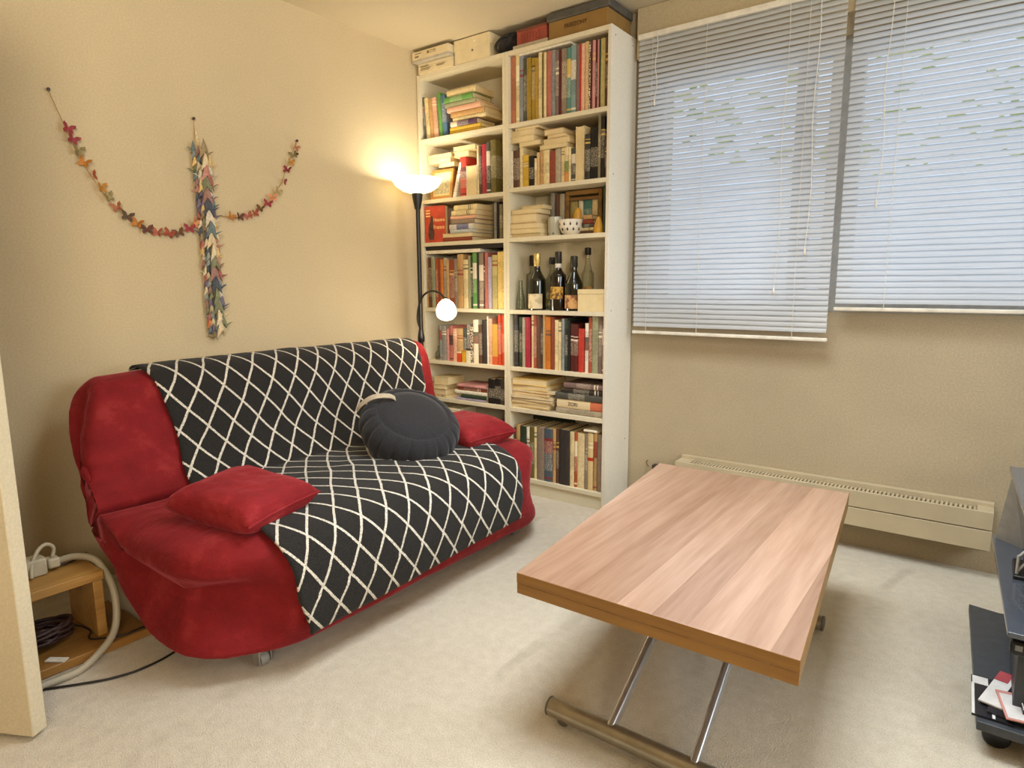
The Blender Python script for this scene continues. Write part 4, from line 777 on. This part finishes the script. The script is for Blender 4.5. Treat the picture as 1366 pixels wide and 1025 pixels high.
# round pleated cushion
t = empty('round_cushion', (.785, -1.165, .44), 'round dark charcoal pleated meditation cushion with beige carrying loop', 'cushion')
CH = Nodes('charcoal_cotton'); CH.l(CH.ramp(CH.noise(350, 2), [(.3, rgb('#1f1f20')), (.7, rgb('#363537'))]), CH.b.inputs['Base Color']); CH.set(Roughness=.9, Specular_IOR_Level=.12, Sheen_Weight=.15); CH.bump(CH.noise(90, 3), .25, .004)
Mz = Matrix.Translation((.785, -1.17, .546)) @ Matrix.Rotation(R(-18), 4, 'Z') @ Matrix.Rotation(R(32), 4, 'Y')
RZF, HZF = .222, .088
prof = [(0, HZF+.006), (.06, HZF+.006), (.12, HZF+.003), (.150, HZF-.003), (.156, HZF-.010), (.162, HZF-.006)]
prof += [(.162+(RZF-.162)*math.sin(PI/2*k/8), (HZF-.006)*math.cos(PI/2*k/8)) for k in range(1, 9)]
prof += [(r_, -z_) for r_, z_ in prof[::-1][1:]]
NP = 20
def pleat(f, r, z):
    if r < .157: return 1+.01*math.sin(f*2*PI*3)*(r > .05)
    w_ = min(1, (r-.157)/.03)
    ph = (f*NP) % 1
    return 1-.055*w_*math.exp(-((ph-.5)/.10)**2)+.012*w_*math.sin(f*40)
b = BM(); lathe(b, prof, (0, 0, 0), 160, M=Mz, fn=pleat); zf = link('cover', b, CH.m, t, smooth=180)
b = BM(); 
lp = [Mz @ Vector(p) for p in ((-.100, -.050, HZF+.005), (-.103, -.075, HZF+.020), (-.110, -.115, HZF+.022), (-.120, -.155, HZF+.008), (-.128, -.190, HZF-.030), (-.130, -.205, HZF-.065))]
S3 = spline(lp, 5); ax = (Mz.to_3x3() @ Vector((.97, -.22, .0))).normalized(); zz = Mz.to_3x3() @ Vector((0, 0, 1))
vs = [[b.verts.new(p+ax*o+zz*h) for o, h in ((-.014, 0), (.014, 0), (.014, .004), (-.014, .004))] for p in S3]
for a, c in zip(vs, vs[1:]):
    for k in range(4): b.faces.new([a[k], a[(k+1) % 4], c[(k+1) % 4], c[k]])
b.faces.new(vs[0]); b.faces.new(vs[-1][::-1]); bmesh.ops.recalc_face_normals(b, faces=b.faces)
link('carry_loop', b, plain('beige_webbing', '#b3a48c', .85, bump=.3, scale=60), t, smooth=50)

# ------------------------------------------------------------------ coffee table
TC = [Vector((1.866, -1.850, 0)), Vector((1.733, -.640, 0)), Vector((2.455, -.615, 0)), Vector((2.571, -1.842, 0))]
TZ = .42
table = empty('coffee_table', (2.16, -1.24, 0), 'adjustable coffee table with walnut plank top and tubular steel legs', 'table')
top_m = wood_mat('walnut_planks', '#b3957f', '#8e6d56', plank=.088, axis='Y', rough=.27, scale=1.0)
edge_m = wood_mat('amber_edge', '#9c7230', '#775120', axis='X', rough=.4)
def slab(z0, z1, shrink=0.0):
    c = sum(TC, Vector())/4; pts = [c+(p-c)*(1-shrink)+Vector((0, 0, z0)) for p in TC]
    b = BM(); extrude_poly(b, pts, (0, 0, z1-z0)); bmesh.ops.recalc_face_normals(b, faces=b.faces)
    b.normal_update()
    for f in b.faces: f.material_index = 0 if f.normal.z > .5 else 1
    return b
link('upper_leaf', slab(TZ-.0285, TZ), [top_m, edge_m], table, bevel=.0015)
link('lower_leaf', slab(TZ-.058, TZ-.0295, .0015), [top_m, edge_m], table, bevel=.0015)
al = plain('satin_aluminium', '#a39a88', .32, .85, var=.05); chr_ = plain('chrome', '#d6d6d6', .3, .9, var=.03); cap_m = plain('grey_plastic', '#5a554c', .5)
def bar(y, x0, x1, dx):
    b = BM(); tube(b, [(x0, y, .041), ((x0+x1)/2, y, .041), (x1, y, .041)], .025, 20); o = link('foot_bar', b, al, table, smooth=50)
    for x, s in ((x0, -1), (x1, 1)):
        c = BM(); tube(c, [(x-.001*s, y, .041), (x+.005*s, y, .041)], .0255, 20); link('end_cap', c, cap_m, o, smooth=50)
        c = BM(); lathe(c, [(0, -.009), (.015, -.009), (.0175, -.006), (.0175, .006), (.015, .009), (0, .009)], (0, 0, 0), 18, M=Matrix.Translation((x-s*.04, y, .0178)) @ Matrix.Rotation(PI/2, 4, 'X')); link('castor', c, cap_m, o, smooth=50)
bar(-1.805, 1.948, 2.53, 0); bar(-.905, 1.845, 2.446, 0)
def leg(p0, p1, w=.011, h=.017):
    p0, p1 = Vector(p0), Vector(p1); dd = (p1-p0).normalized(); x = Vector((1, 0, 0)); x = (x-dd*x.dot(dd)).normalized(); u = x.cross(dd)
    b = BM(); ring = [(math.copysign(abs(math.cos(a))**.6, math.cos(a))*w, math.copysign(abs(math.sin(a))**.6, math.sin(a))*h) for a in [2*PI*k/20 for k in range(20)]]
    extrude_poly(b, [p0+x*c+u*s for c, s in ring], p1-p0); bmesh.ops.recalc_face_normals(b, faces=b.faces); link('leg', b, chr_, table, smooth=40)
leg((2.128, -1.805, .05), (2.065, -.98, .35)); leg((2.348, -1.805, .05), (2.285, -.98, .35))
leg((2.02, -.905, .05), (2.085, -1.58, .35)); leg((2.25, -.905, .05), (2.315, -1.58, .35))
b = BM(); tube(b, [(1.98, -.98, .345), (2.38, -.98, .345)], .012, 12); link('cross_tube', b, al, table, smooth=50)
b = BM(); tube(b, [(2.03, -1.58, .345), (2.40, -1.58, .345)], .012, 12); link('cross_tube', b, al, table, smooth=50)

# ------------------------------------------------------------------ wall convector
rad_m = plain('radiator_enamel', '#baaa8a', .45, var=.03, scale=8)
t = empty('convector_heater', (2.24, -.06, .11), 'long low cream convector heater along the wall under the window', 'radiator')
X0, X1 = 1.585, 2.885
link('front_panel', box(BM(), X0, X1, -.112, -.100, .213, .286), rad_m, t, bevel=.002)
link('front_panel', box(BM(), X0, X1, -.112, -.100, .128, .209), rad_m, t, bevel=.002)
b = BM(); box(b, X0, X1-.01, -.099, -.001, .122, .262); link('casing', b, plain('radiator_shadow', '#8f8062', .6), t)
b = BM(); box(b, X0, X1, -.030, -.001, .262, .300); box(b, X0, X0+.07, -.1, -.03, .262, .286); box(b, X1-.055, X1, -.1, -.03, .262, .286); link('top_ledge', b, rad_m, t, bevel=.002)
b = BM(); n = 74
for k in range(n):
    x = X0+.075+(X1-X0-.14)*k/(n-1); box(b, x, x+.0085, -.094, -.034, .268, .280)
box(b, X0+.07, X1-.055, -.099, -.094, .262, .283)
link('grille', b, rad_m, t)
t = empty('cable_clip', (1.385, 0, .215), 'small dark metal bracket on the wall between bookcase and heater', 'bracket')
b = BM(); tube(b, [(1.385, -.001, .232), (1.385, -.018, .228), (1.392, -.022, .215), (1.40, -.018, .205)], .003, 7); link('hook', b, plain('brass_dark', '#6a5330', .5), t, smooth=60)
b = BM(); box(b, 1.425, 1.455, -.035, 0, .19, .222); link('valve', b, plain('valve_black', '#3a2e26', .5), t, bevel=.004)

# ------------------------------------------------------------------ paper garlands on the wall
BL = [(-2.120,1.750),(-2.108,1.714),(-2.093,1.675),(-2.076,1.635),(-2.051,1.592),(-2.026,1.550),(-2.005,1.517),(-1.975,1.482),(-1.941,1.449),(-1.906,1.424),(-1.871,1.403),(-1.829,1.393),(-1.784,1.391),(-1.742,1.397),(-1.695,1.417),(-1.669,1.443)]
BR = [(-1.503,1.482),(-1.459,1.484),(-1.416,1.493),(-1.381,1.506),(-1.351,1.528),(-1.311,1.556),(-1.283,1.586),(-1.255,1.617),(-1.216,1.669),(-1.193,1.724),(-1.172,1.762),(-1.153,1.800),(-1.138,1.838)]
PINS = [(-2.165,1.879),(-1.633,1.879),(-1.121,1.872)]
pal_b = [plain('butterfly_%d' % i, c, .7, var=.2, scale=90) for i, c in enumerate(('#8e2f34', '#8a3236', '#85764a', '#b0702a', '#94402a', '#d08a5a', '#7c2a2c', '#a06448', '#5c3424', '#6b4a30', '#9c8a58', '#b57c2c', '#55402c', '#a55a48'))]
g = empty('butterfly_garland', (.006, -1.64, 1.39), 'garland of paper butterflies swagged across the left wall behind crane strings', 'garland')
cord = plain('garland_thread', '#a98a52', .8); pinm = plain('pin_dark', '#3c2a1c', .4)
b = BM()
sL = spline([(.010, *PINS[0])]+[(.010, *p) for p in BL]+[(.010, -1.64, 1.46)], 3); sR = spline([(.010, -1.63, 1.485)]+[(.010, *p) for p in BR]+[(.010, *PINS[2])], 3)
tube(b, sL, .0016, 5); tube(b, sR, .0016, 5); link('thread', b, cord, g)
def pin(y, z, parent):
    b = BM(); lathe(b, [(0, 0), (.0015, 0), (.0015, .012), (.006, .012), (.006, .018), (0, .019)], (0, 0, 0), 10, M=Matrix.Translation((0, y, z)) @ Matrix.Rotation(PI/2, 4, 'Y')); link('pin', b, pinm, parent, smooth=50)
pin(*PINS[0], g); pin(*PINS[2], g); pin(PINS[2][0]-.003, PINS[2][1]-.062, g)
rs = random.Random(4)
wing = [(0, .004), (.008, .016), (.022, .021), (.023, .010), (.014, .001), (.019, -.009), (.014, -.018), (.005, -.012), (0, -.008)]
for lst, sc in ((BL, 1.0), (BR, .92)):
    for k, (y, z) in enumerate(lst):
        b = BM(); a = rs.uniform(-.5, .5); turn = rs.uniform(.1, 1.1)*rs.choice((1, -1)) if k > 1 else .2
        M = Matrix.Translation((.027, y, z)) @ Matrix.Rotation(a, 4, 'X') @ Matrix.Rotation(turn, 4, 'Z')
        for s in (1, -1):
            b.faces.new([b.verts.new(M @ Vector((.35*abs(p[0])*.9, s*p[0]*sc, p[1]*sc))) for p in (wing if s > 0 else wing[::-1])])
        link('butterfly', b, pal_b[(k*5+(0 if lst is BL else 3)) % len(pal_b)] if k > 4 or lst is BR else pal_b[k], g)
# folded crane strings
c = empty('crane_strings', (.03, -1.615, .95), 'bundle of multicoloured folded paper crane strings hanging on the left wall', 'paper cranes')
pin(*PINS[1], c)
b = BM(); tube(b, [(.010, PINS[1][0], PINS[1][1]), (.012, -1.632, 1.80), (.02, -1.63, 1.76)], .0014, 5)
STR = [(-1.648, 1.755, .98, .020, .010, 28), (-1.634, 1.735, .955, .030, .011, 28), (-1.616, 1.745, .985, .048, .022, 17), (-1.592, 1.70, 1.01, .032, .017, 17), (-1.622, 1.76, 1.0, .014, .014, 10)]
for y, z1, z0, x, w, n in STR: tube(b, [(.02, -1.63, 1.775), (x, y, z1), (x, y+.012, z0)], .001, 4)
link('thread', b, cord, c)
pal_c = [plain('crane_%d' % i, h_, .65, var=.12, scale=120) for i, h_ in enumerate(('#d9c9a4', '#4a4258', '#b88070', '#d8b878', '#8f9a98', '#66787a', '#c0764a', '#d9b45c', '#a8645a', '#6d6478', '#d3c9b4', '#7d8060', '#9a746a', '#4a525c', '#d2bf98', '#93805e'))]
darks = [pal_c[i] for i in (5, 11, 12, 15, 13, 8, 4, 9, 0)]
rs = random.Random(21)
for si, (y, z1, z0, x, w, n) in enumerate(STR):
    for k in range(n):
        f = k/(n-1); z = z1+(z0-z1)*f; yy = y+.012*f+rs.uniform(-.003, .003)
        M = Matrix.Translation((x, yy, z)) @ Matrix.Rotation(rs.uniform(-.5, .5), 4, 'Z') @ Matrix.Rotation(rs.uniform(-.08, .08), 4, 'X')
        L = (z1-z0)/n*2.0; b = BM()
        V = {k_: b.verts.new(M @ Vector(v)) for k_, v in {'a': (.004, 0, L*.62), 'm': (.016, 0, -L*.05), 'l': (-.002, -w, -L*.42), 'r': (-.002, w, -L*.42), 'lm': (.006, -w*.72, L*.05), 'rm': (.006, w*.72, L*.05), 'bk': (-.012, 0, -L*.1)}.items()}
        for fc in (('a', 'lm', 'm'), ('lm', 'l', 'm'), ('a', 'm', 'rm'), ('rm', 'm', 'r'), ('a', 'bk', 'lm'), ('lm', 'bk', 'l'), ('a', 'rm', 'bk'), ('rm', 'r', 'bk'), ('l', 'bk', 'm'), ('m', 'bk', 'r')): b.faces.new([V[q] for q in fc])
        if si in (2, 3) or k % 3 == 0:                       # neck with bent beak
            s = 1 if (si >= 2 or rs.random() > .6) else -1
            q = [M @ Vector(v) for v in ((0, s*w*.4, -L*.2), (.004, s*(w+.012), -L*.02), (.003, s*(w+.022), L*.02))]; tube(b, q, [.004, .0022, .0006], 4)
        link('paper_crane', b, rs.choice(darks) if si in (0, 1, 4) and rs.random() > .25 else rs.choice(pal_c if rs.random() > .3 else [pal_c[0], pal_c[10], pal_c[14], pal_c[3]]), c)

# ------------------------------------------------------------------ low side table behind the door
pine = wood_mat('pine_boards', '#b98d4a', '#8a6028', axis='Y', rough=.5)
t = empty('side_table', (.43, -2.55, 0), 'low pine side table with open shelf, half hidden behind the door', 'table')
link('tabletop', box(BM(), .315, .538, -2.80, -2.342, .222, .252), pine, t, bevel=.002)
link('side_panel', box(BM(), .315, .536, -2.375, -2.346, .0305, .2215), pine, t, bevel=.002)
link('side_panel', box(BM(), .315, .536, -2.795, -2.768, .0305, .2215), pine, t, bevel=.002)
link('base_board', box(BM(), .285, .612, -2.81, -2.245, .002, .03), wood_mat('pine_base', '#9c7036', '#6e4a1e', axis='Y'), t, bevel=.002)
b = BM(); rs = random.Random(8); pts = []
for k in range(150):
    a = k*.55; rr = .052+.018*math.sin(k*.37)+rs.uniform(-.006, .006); pts.append((.455+rr*math.cos(a)*.8, -2.50+rr*math.sin(a)*1.1, .052+.044*(.5+.5*math.sin(k*.21))+rs.uniform(-.004, .004)))
tube(b, spline(pts, 3), .0055, 6); tag(link('cable_coil', b, plain('cable_brown', '#32190f', .6), None, (.455, -2.5, .031), smooth=180), 'dark brown coiled cable inside the low pine side table', 'cable')
M = Matrix.Translation((.585, -2.512, .0315)) @ Matrix.Rotation(R(35), 4, 'Z')
b = BM(); box(b, -.03, .03, -.012, .012, 0, .004, M=M); box(b, -.028, .02, -.010, -.004, .004, .0048, M=M); tag(link('paper_card', b, plain('card_white', '#d8cfbd', .7), None, (.585, -2.512, .0315)), 'small white card lying on the base of the pine side table', 'card')
# plug adaptor on the tabletop
t = empty('plug_adaptor', (.40, -2.47, .252), 'beige multi plug adaptor with cords on the pine side table', 'plug')
wp = plain('beige_plastic', '#b5aa8e', .5)
b = BM(); box(b, .37, .43, -2.53, -2.46, .2525, .31); link('body', b, wp, t, bevel=.006)
b = BM(); box(b, .375, .42, -2.455, -2.42, .262, .295); link('plug', b, wp, t, bevel=.006)
b = BM(); tube(b, spline([(.40, -2.437, .295), (.40, -2.43, .325), (.405, -2.45, .345), (.41, -2.475, .335), (.425, -2.50, .30), (.44, -2.51, .258)], 6), .006, 8); link('cord', b, wp, t, smooth=180)
b = BM(); tube(b, spline([(.40, -2.43, .262), (.40, -2.40, .258), (.385, -2.36, .258), (.375, -2.335, .262), (.36, -2.325, .262)], 6), .003, 6); tag(link('black_lead', b, plain('cable_black', '#15110e', .5), None, (.39, -2.38, .255), smooth=180), 'short black lead across the top of the pine side table', 'cable')
# flexible hose looping from the tabletop down to the floor
hp = spline([(.372, -2.436, .262), (.40, -2.38, .276), (.45, -2.338, .268), (.50, -2.325, .235), (.548, -2.322, .185), (.575, -2.328, .12), (.605, -2.352, .065), (.635, -2.40, .036), (.665, -2.475, .0135), (.668, -2.55, .0125), (.655, -2.66, .0125)], 10)
N = Nodes('hose_plastic'); w = N.n('ShaderNodeTexWave', Scale=90, wave_type='RINGS'); N.l(N.coord(), w.inputs['Vector'])
N.l(N.mix(.25, rgb('#a2987c'), w.outputs['Color']), N.b.inputs['Base Color']); N.l(N.mix(.12, rgb('#a09478'), w.outputs['Color']), N.b.inputs['Base Color']); N.set(Roughness=.5)
b = BM(); tube(b, hp, .0115, 10); tag(link('hose', b, N.m, None, (.6, -2.45, 0), smooth=180), 'beige flexible hose looping from pine side table down to the floor', 'hose')
b = BM(); tube(b, spline([(.62, -2.66, .005), (.665, -2.59, .005), (.735, -2.50, .005), (.78, -2.43, .005), (.80, -2.35, .005), (.786, -2.25, .005), (.72, -2.1, .005)], 8), .0035, 6); tag(link('power_cable', b, plain('cable_black', '#15110e', .5), None, (.75, -2.4, 0), smooth=180), 'thin black cable on the carpet running under the red sofa', 'cable')
b = BM(); tube(b, spline([(.44, -2.44, .045), (.45, -2.41, .058), (.50, -2.385, .045), (.54, -2.40, .036), (.60, -2.33, .036), (.605, -2.26, .036), (.60, -2.20, .006), (.58, -2.1, .006)], 8), .003, 6); tag(link('power_cable', b, plain('cable_black', '#15110e', .5), None, (.5, -2.35, .03), smooth=180), 'thin black cable leaving the pine side table towards the sofa back', 'cable')

# ------------------------------------------------------------------ television stand at the right edge
gl_top = plain('grey_glass', '#4d535c', .2, var=.04, Coat_Weight=.5); gl_d = plain('dark_laminate', '#3c4045', .45, var=.1, scale=40)
t = empty('tv_stand', (3.1, -.95, 0), 'grey three-tier television stand at the right edge', 'tv stand')
def tier(pts, z0, z1, nm, m):
    b = BM(); extrude_poly(b, [Vector((x, y, z0)) for x, y in pts], (0, 0, z1-z0)); bmesh.ops.recalc_face_normals(b, faces=b.faces); return link(nm, b, m, t, bevel=.002)
tier([(2.876, -1.285), (3.36, -1.285), (3.36, -.50), (2.919, -.588), (2.837, -.572)], .066, .09, 'base_board', gl_d)
tier([(2.9165, -1.262), (3.36, -1.262), (3.36, -.50), (2.878, -.52)], .318, .332, 'middle_shelf', gl_top)
tier([(2.935, -1.262), (3.36, -1.262), (3.36, -.60), (2.902, -.62)], .582, .596, 'top_shelf', gl_top)
b = BM(); box(b, 2.945, 2.975, -1.20, -.70, .09, .318); link('riser', b, gl_d, t, bevel=.002)
b = BM(); extrude_poly(b, [Vector(p) for p in ((2.888, -.55, .332), (2.96, -.62, .332), (2.97, -.66, .582), (2.912, -.64, .582))], (.004, .006, 0)); bmesh.ops.recalc_face_normals(b, faces=b.faces); link('glass_support', b, plain('frosted_grey', '#9a968e', .3), t)
b = BM(); box(b, 3.2, 3.24, -1.2, -.7, .332, .582); link('riser', b, gl_d, t, bevel=.002)
for x, y in ((2.92, -1.22), (3.28, -1.22), (2.90, -.64), (3.28, -.62)):
    b = BM(); lathe(b, [(0, -.015), (.026, -.015), (.031, -.01), (.031, .01), (.026, .015), (0, .015)], (0, 0, 0), 20, M=Matrix.Translation((x, y, .0315)) @ Matrix.Rotation(PI/2, 4, 'X')); k = link('castor', b, plain('castor_black', '#17171a', .4), t, smooth=50)
    b = BM(); box(b, x-.012, x+.012, y-.02, y+.02, .04, .066); link('bracket', b, plain('castor_black', '#17171a', .4), k)
t = empty('router', (2.99, -.80, .332), 'black device with pale A-shaped bracket on the middle tier', 'device')
bd = plain('device_black', '#141417', .35); lg = plain('bracket_pale', '#b3b0a8', .4)
b = BM(); box(b, 2.955, 3.15, -.86, -.76, .345, .50); link('body', b, bd, t, bevel=.006)
b = BM(); box(b, 2.93, 3.15, -.90, -.75, .3325, .344); link('foot', b, bd, t, bevel=.003)
for a, c_ in (((2.938, -.885, .345), (2.938, -.885, .40)), ((2.938, -.885, .352), (2.965, -.875, .392)), ((2.938, -.885, .395), (2.975, -.87, .445))):
    b = BM(); tube(b, [a, c_], .004, 8); link('bracket', b, lg, t, smooth=50)
t = empty('remote_control', (2.98, -1.235, .332), 'small black cable wheel hanging near the shelf edge', 'device')
bpy.data.objects.remove(t)
t = empty('game_console', (2.99, -1.06, .0905), 'black ribbed device under the middle tier of the television stand', 'device')
b = BM(); box(b, 2.980, 3.15, -1.20, -1.0, .0905, .235); link('body', b, bd, t, bevel=.006)
b = BM(); box(b, 2.925, 3.12, -1.235, -1.205, .262, .30); 
bm_ = link('control_panel', b, bd, t, bevel=.006)
b = BM(); box(b, 2.985, 3.10, -1.234, -1.202, .2355, .262); link('panel_stem', b, bd, t)
for k in range(4):
    b = BM(); box(b, 2.935+.022*k, 2.950+.022*k, -1.2385, -1.2352, .278, .292); link('button', b, plain('button_grey', '#7e7e80', .4), bm_)
# post in a heap on the base
def sheet(x, y, z, w, d, h, rz, ry, m, label, extra=None, rx=0):
    M = Matrix.Translation((x, y, z)) @ Matrix.Rotation(R(rz), 4, 'Z') @ Matrix.Rotation(R(ry), 4, 'Y') @ Matrix.Rotation(R(rx), 4, 'X')
    b = BM(); box(b, -w/2, w/2, -d/2, d/2, 0, h, M=M); o = link('magazine', b, m, None, (x, y, z)); tag(o, label, 'magazine', 'post heaped on the television stand base')
    if extra:
        for nm, q, mm in extra:
            b = BM(); box(b, q[0], q[1], q[2], q[3], h+.0002, h+.0012, M=M); link(nm, b, mm, o)
    return o
pw = plain('paper_cool', '#d9d6d2', .6); pd = plain('cover_black', '#232227', .35); pr = plain('cover_red', '#b04a50', .5); pk = plain('paper_pink', '#c98a80', .6)
sheet(2.903, -1.165, .0905, .085, .20, .006, 2, 0, pd, 'black magazine with white barcode label, leftmost in the post heap', [('barcode_label', (-.040, -.005, .055, .095), pw), ('white_edge', (-.0425, -.036, -.1, .055), pw), ('white_edge', (.0, .006, -.1, .055), pw)])
sheet(2.985, -1.15, .0970, .16, .21, .005, -6, 0, pd, 'black catalogue lying flat in the middle of the post heap', [('red_corner', (-.08, -.05, .05, .105), pr)])
sheet(2.966, -1.135, .1035, .14, .19, .004, -14, 0, pw, 'white envelope with red flap on top of the black catalogue', [('red_flap', (-.07, -.04, .04, .095), pr), ('dark_window', (-.03, .06, -.05, .06), pd)])
sheet(3.01, -1.19, .1090, .18, .13, .003, 10, 0, pk, 'pink edged leaflet fanned across the front of the post heap', [('white_front', (-.085, .085, -.06, .05), pw)])
sheet(3.02, -1.13, .1135, .13, .19, .012, 6, 0, pd, 'thick black magazine with beige label at the right of the heap', [('label', (-.062, -.035, .0, .06), plain('label_beige', '#c4b296', .6)), ('white_edge', (-.0645, -.062, -.095, .095), pw)])

# ------------------------------------------------------------------ light
def lamp(name, kind, loc, energy, color, size=.1, rot=None, **kw):
    l = bpy.data.lights.new(name, kind); l.energy = energy; l.color = color
    if kind == 'AREA': l.shape = 'RECTANGLE'; l.size = size[0]; l.size_y = size[1]
    else: l.shadow_soft_size = size
    for k, v in kw.items(): setattr(l, k, v)
    o = bpy.data.objects.new(name, l); COL.objects.link(o); o.location = loc
    if rot is not None: o.rotation_euler = rot
    return o
warm = (1, .76, .44); cool = (.62, .80, 1)
lamp('torchiere_bulb', 'POINT', (LX, LY, 1.728), 6.5, (1, .90, .74), .03)
lamp('reading_bulb', 'POINT', tuple(p0+hd*.16), 4, (1, .86, .64), .04)
lamp('daylight_window', 'AREA', (2.75, .9, 1.75), 25, cool, (3.4, 1.9), (R(-90), 0, 0))
lamp('warm_room_fill', 'AREA', (4.25, -4.3, 1.9), 76, (1, .87, .70), (1.2, 1.2), (R(106), 0, R(66)), spread=R(125))  # added warm fill aimed at the left wall, no actual fixture
lamp('cool_side_fill', 'AREA', (4.38, -1.3, 1.6), 50, (.76, .88, 1), (1.8, 1.3), (R(90), 0, R(90)))  # added cool fill from the right, that wall has no window
lamp('cool_overhead_fill', 'AREA', (2.0, -1.35, 2.47), 30, (.84, .92, 1), (1.1, .8), (0, 0, 0), spread=R(112))  # added cool fill from above for floor and table, not a fixture
wd = bpy.data.worlds.new('sky'); S.world = wd; wd.use_nodes = True
nt = wd.node_tree; bg = nt.nodes['Background']; sk = nt.nodes.new('ShaderNodeTexSky'); sk.sky_type = 'HOSEK_WILKIE'; sk.turbidity = 6; sk.ground_albedo = .4; sk.sun_direction = Vector((.5, .5, .7)).normalized()
mxw = nt.nodes.new('ShaderNodeMix'); mxw.data_type = 'RGBA'; mxw.inputs[0].default_value = .6; mxw.inputs[7].default_value = (.86, .93, 1, 1); nt.links.new(sk.outputs[0], mxw.inputs[6]); nt.links.new(mxw.outputs[2], bg.inputs[0]); bg.inputs[1].default_value = 1.4
S.view_settings.view_transform = 'Standard'; S.view_settings.look = 'None'; S.view_settings.exposure = 0.0
S.cycles.max_bounces = 8; S.cycles.diffuse_bounces = 5; S.cycles.transparent_max_bounces = 12; S.cycles.caustics_reflective = False; S.cycles.caustics_refractive = False; S.cycles.sample_clamp_indirect = 4; S.cycles.use_denoising = True
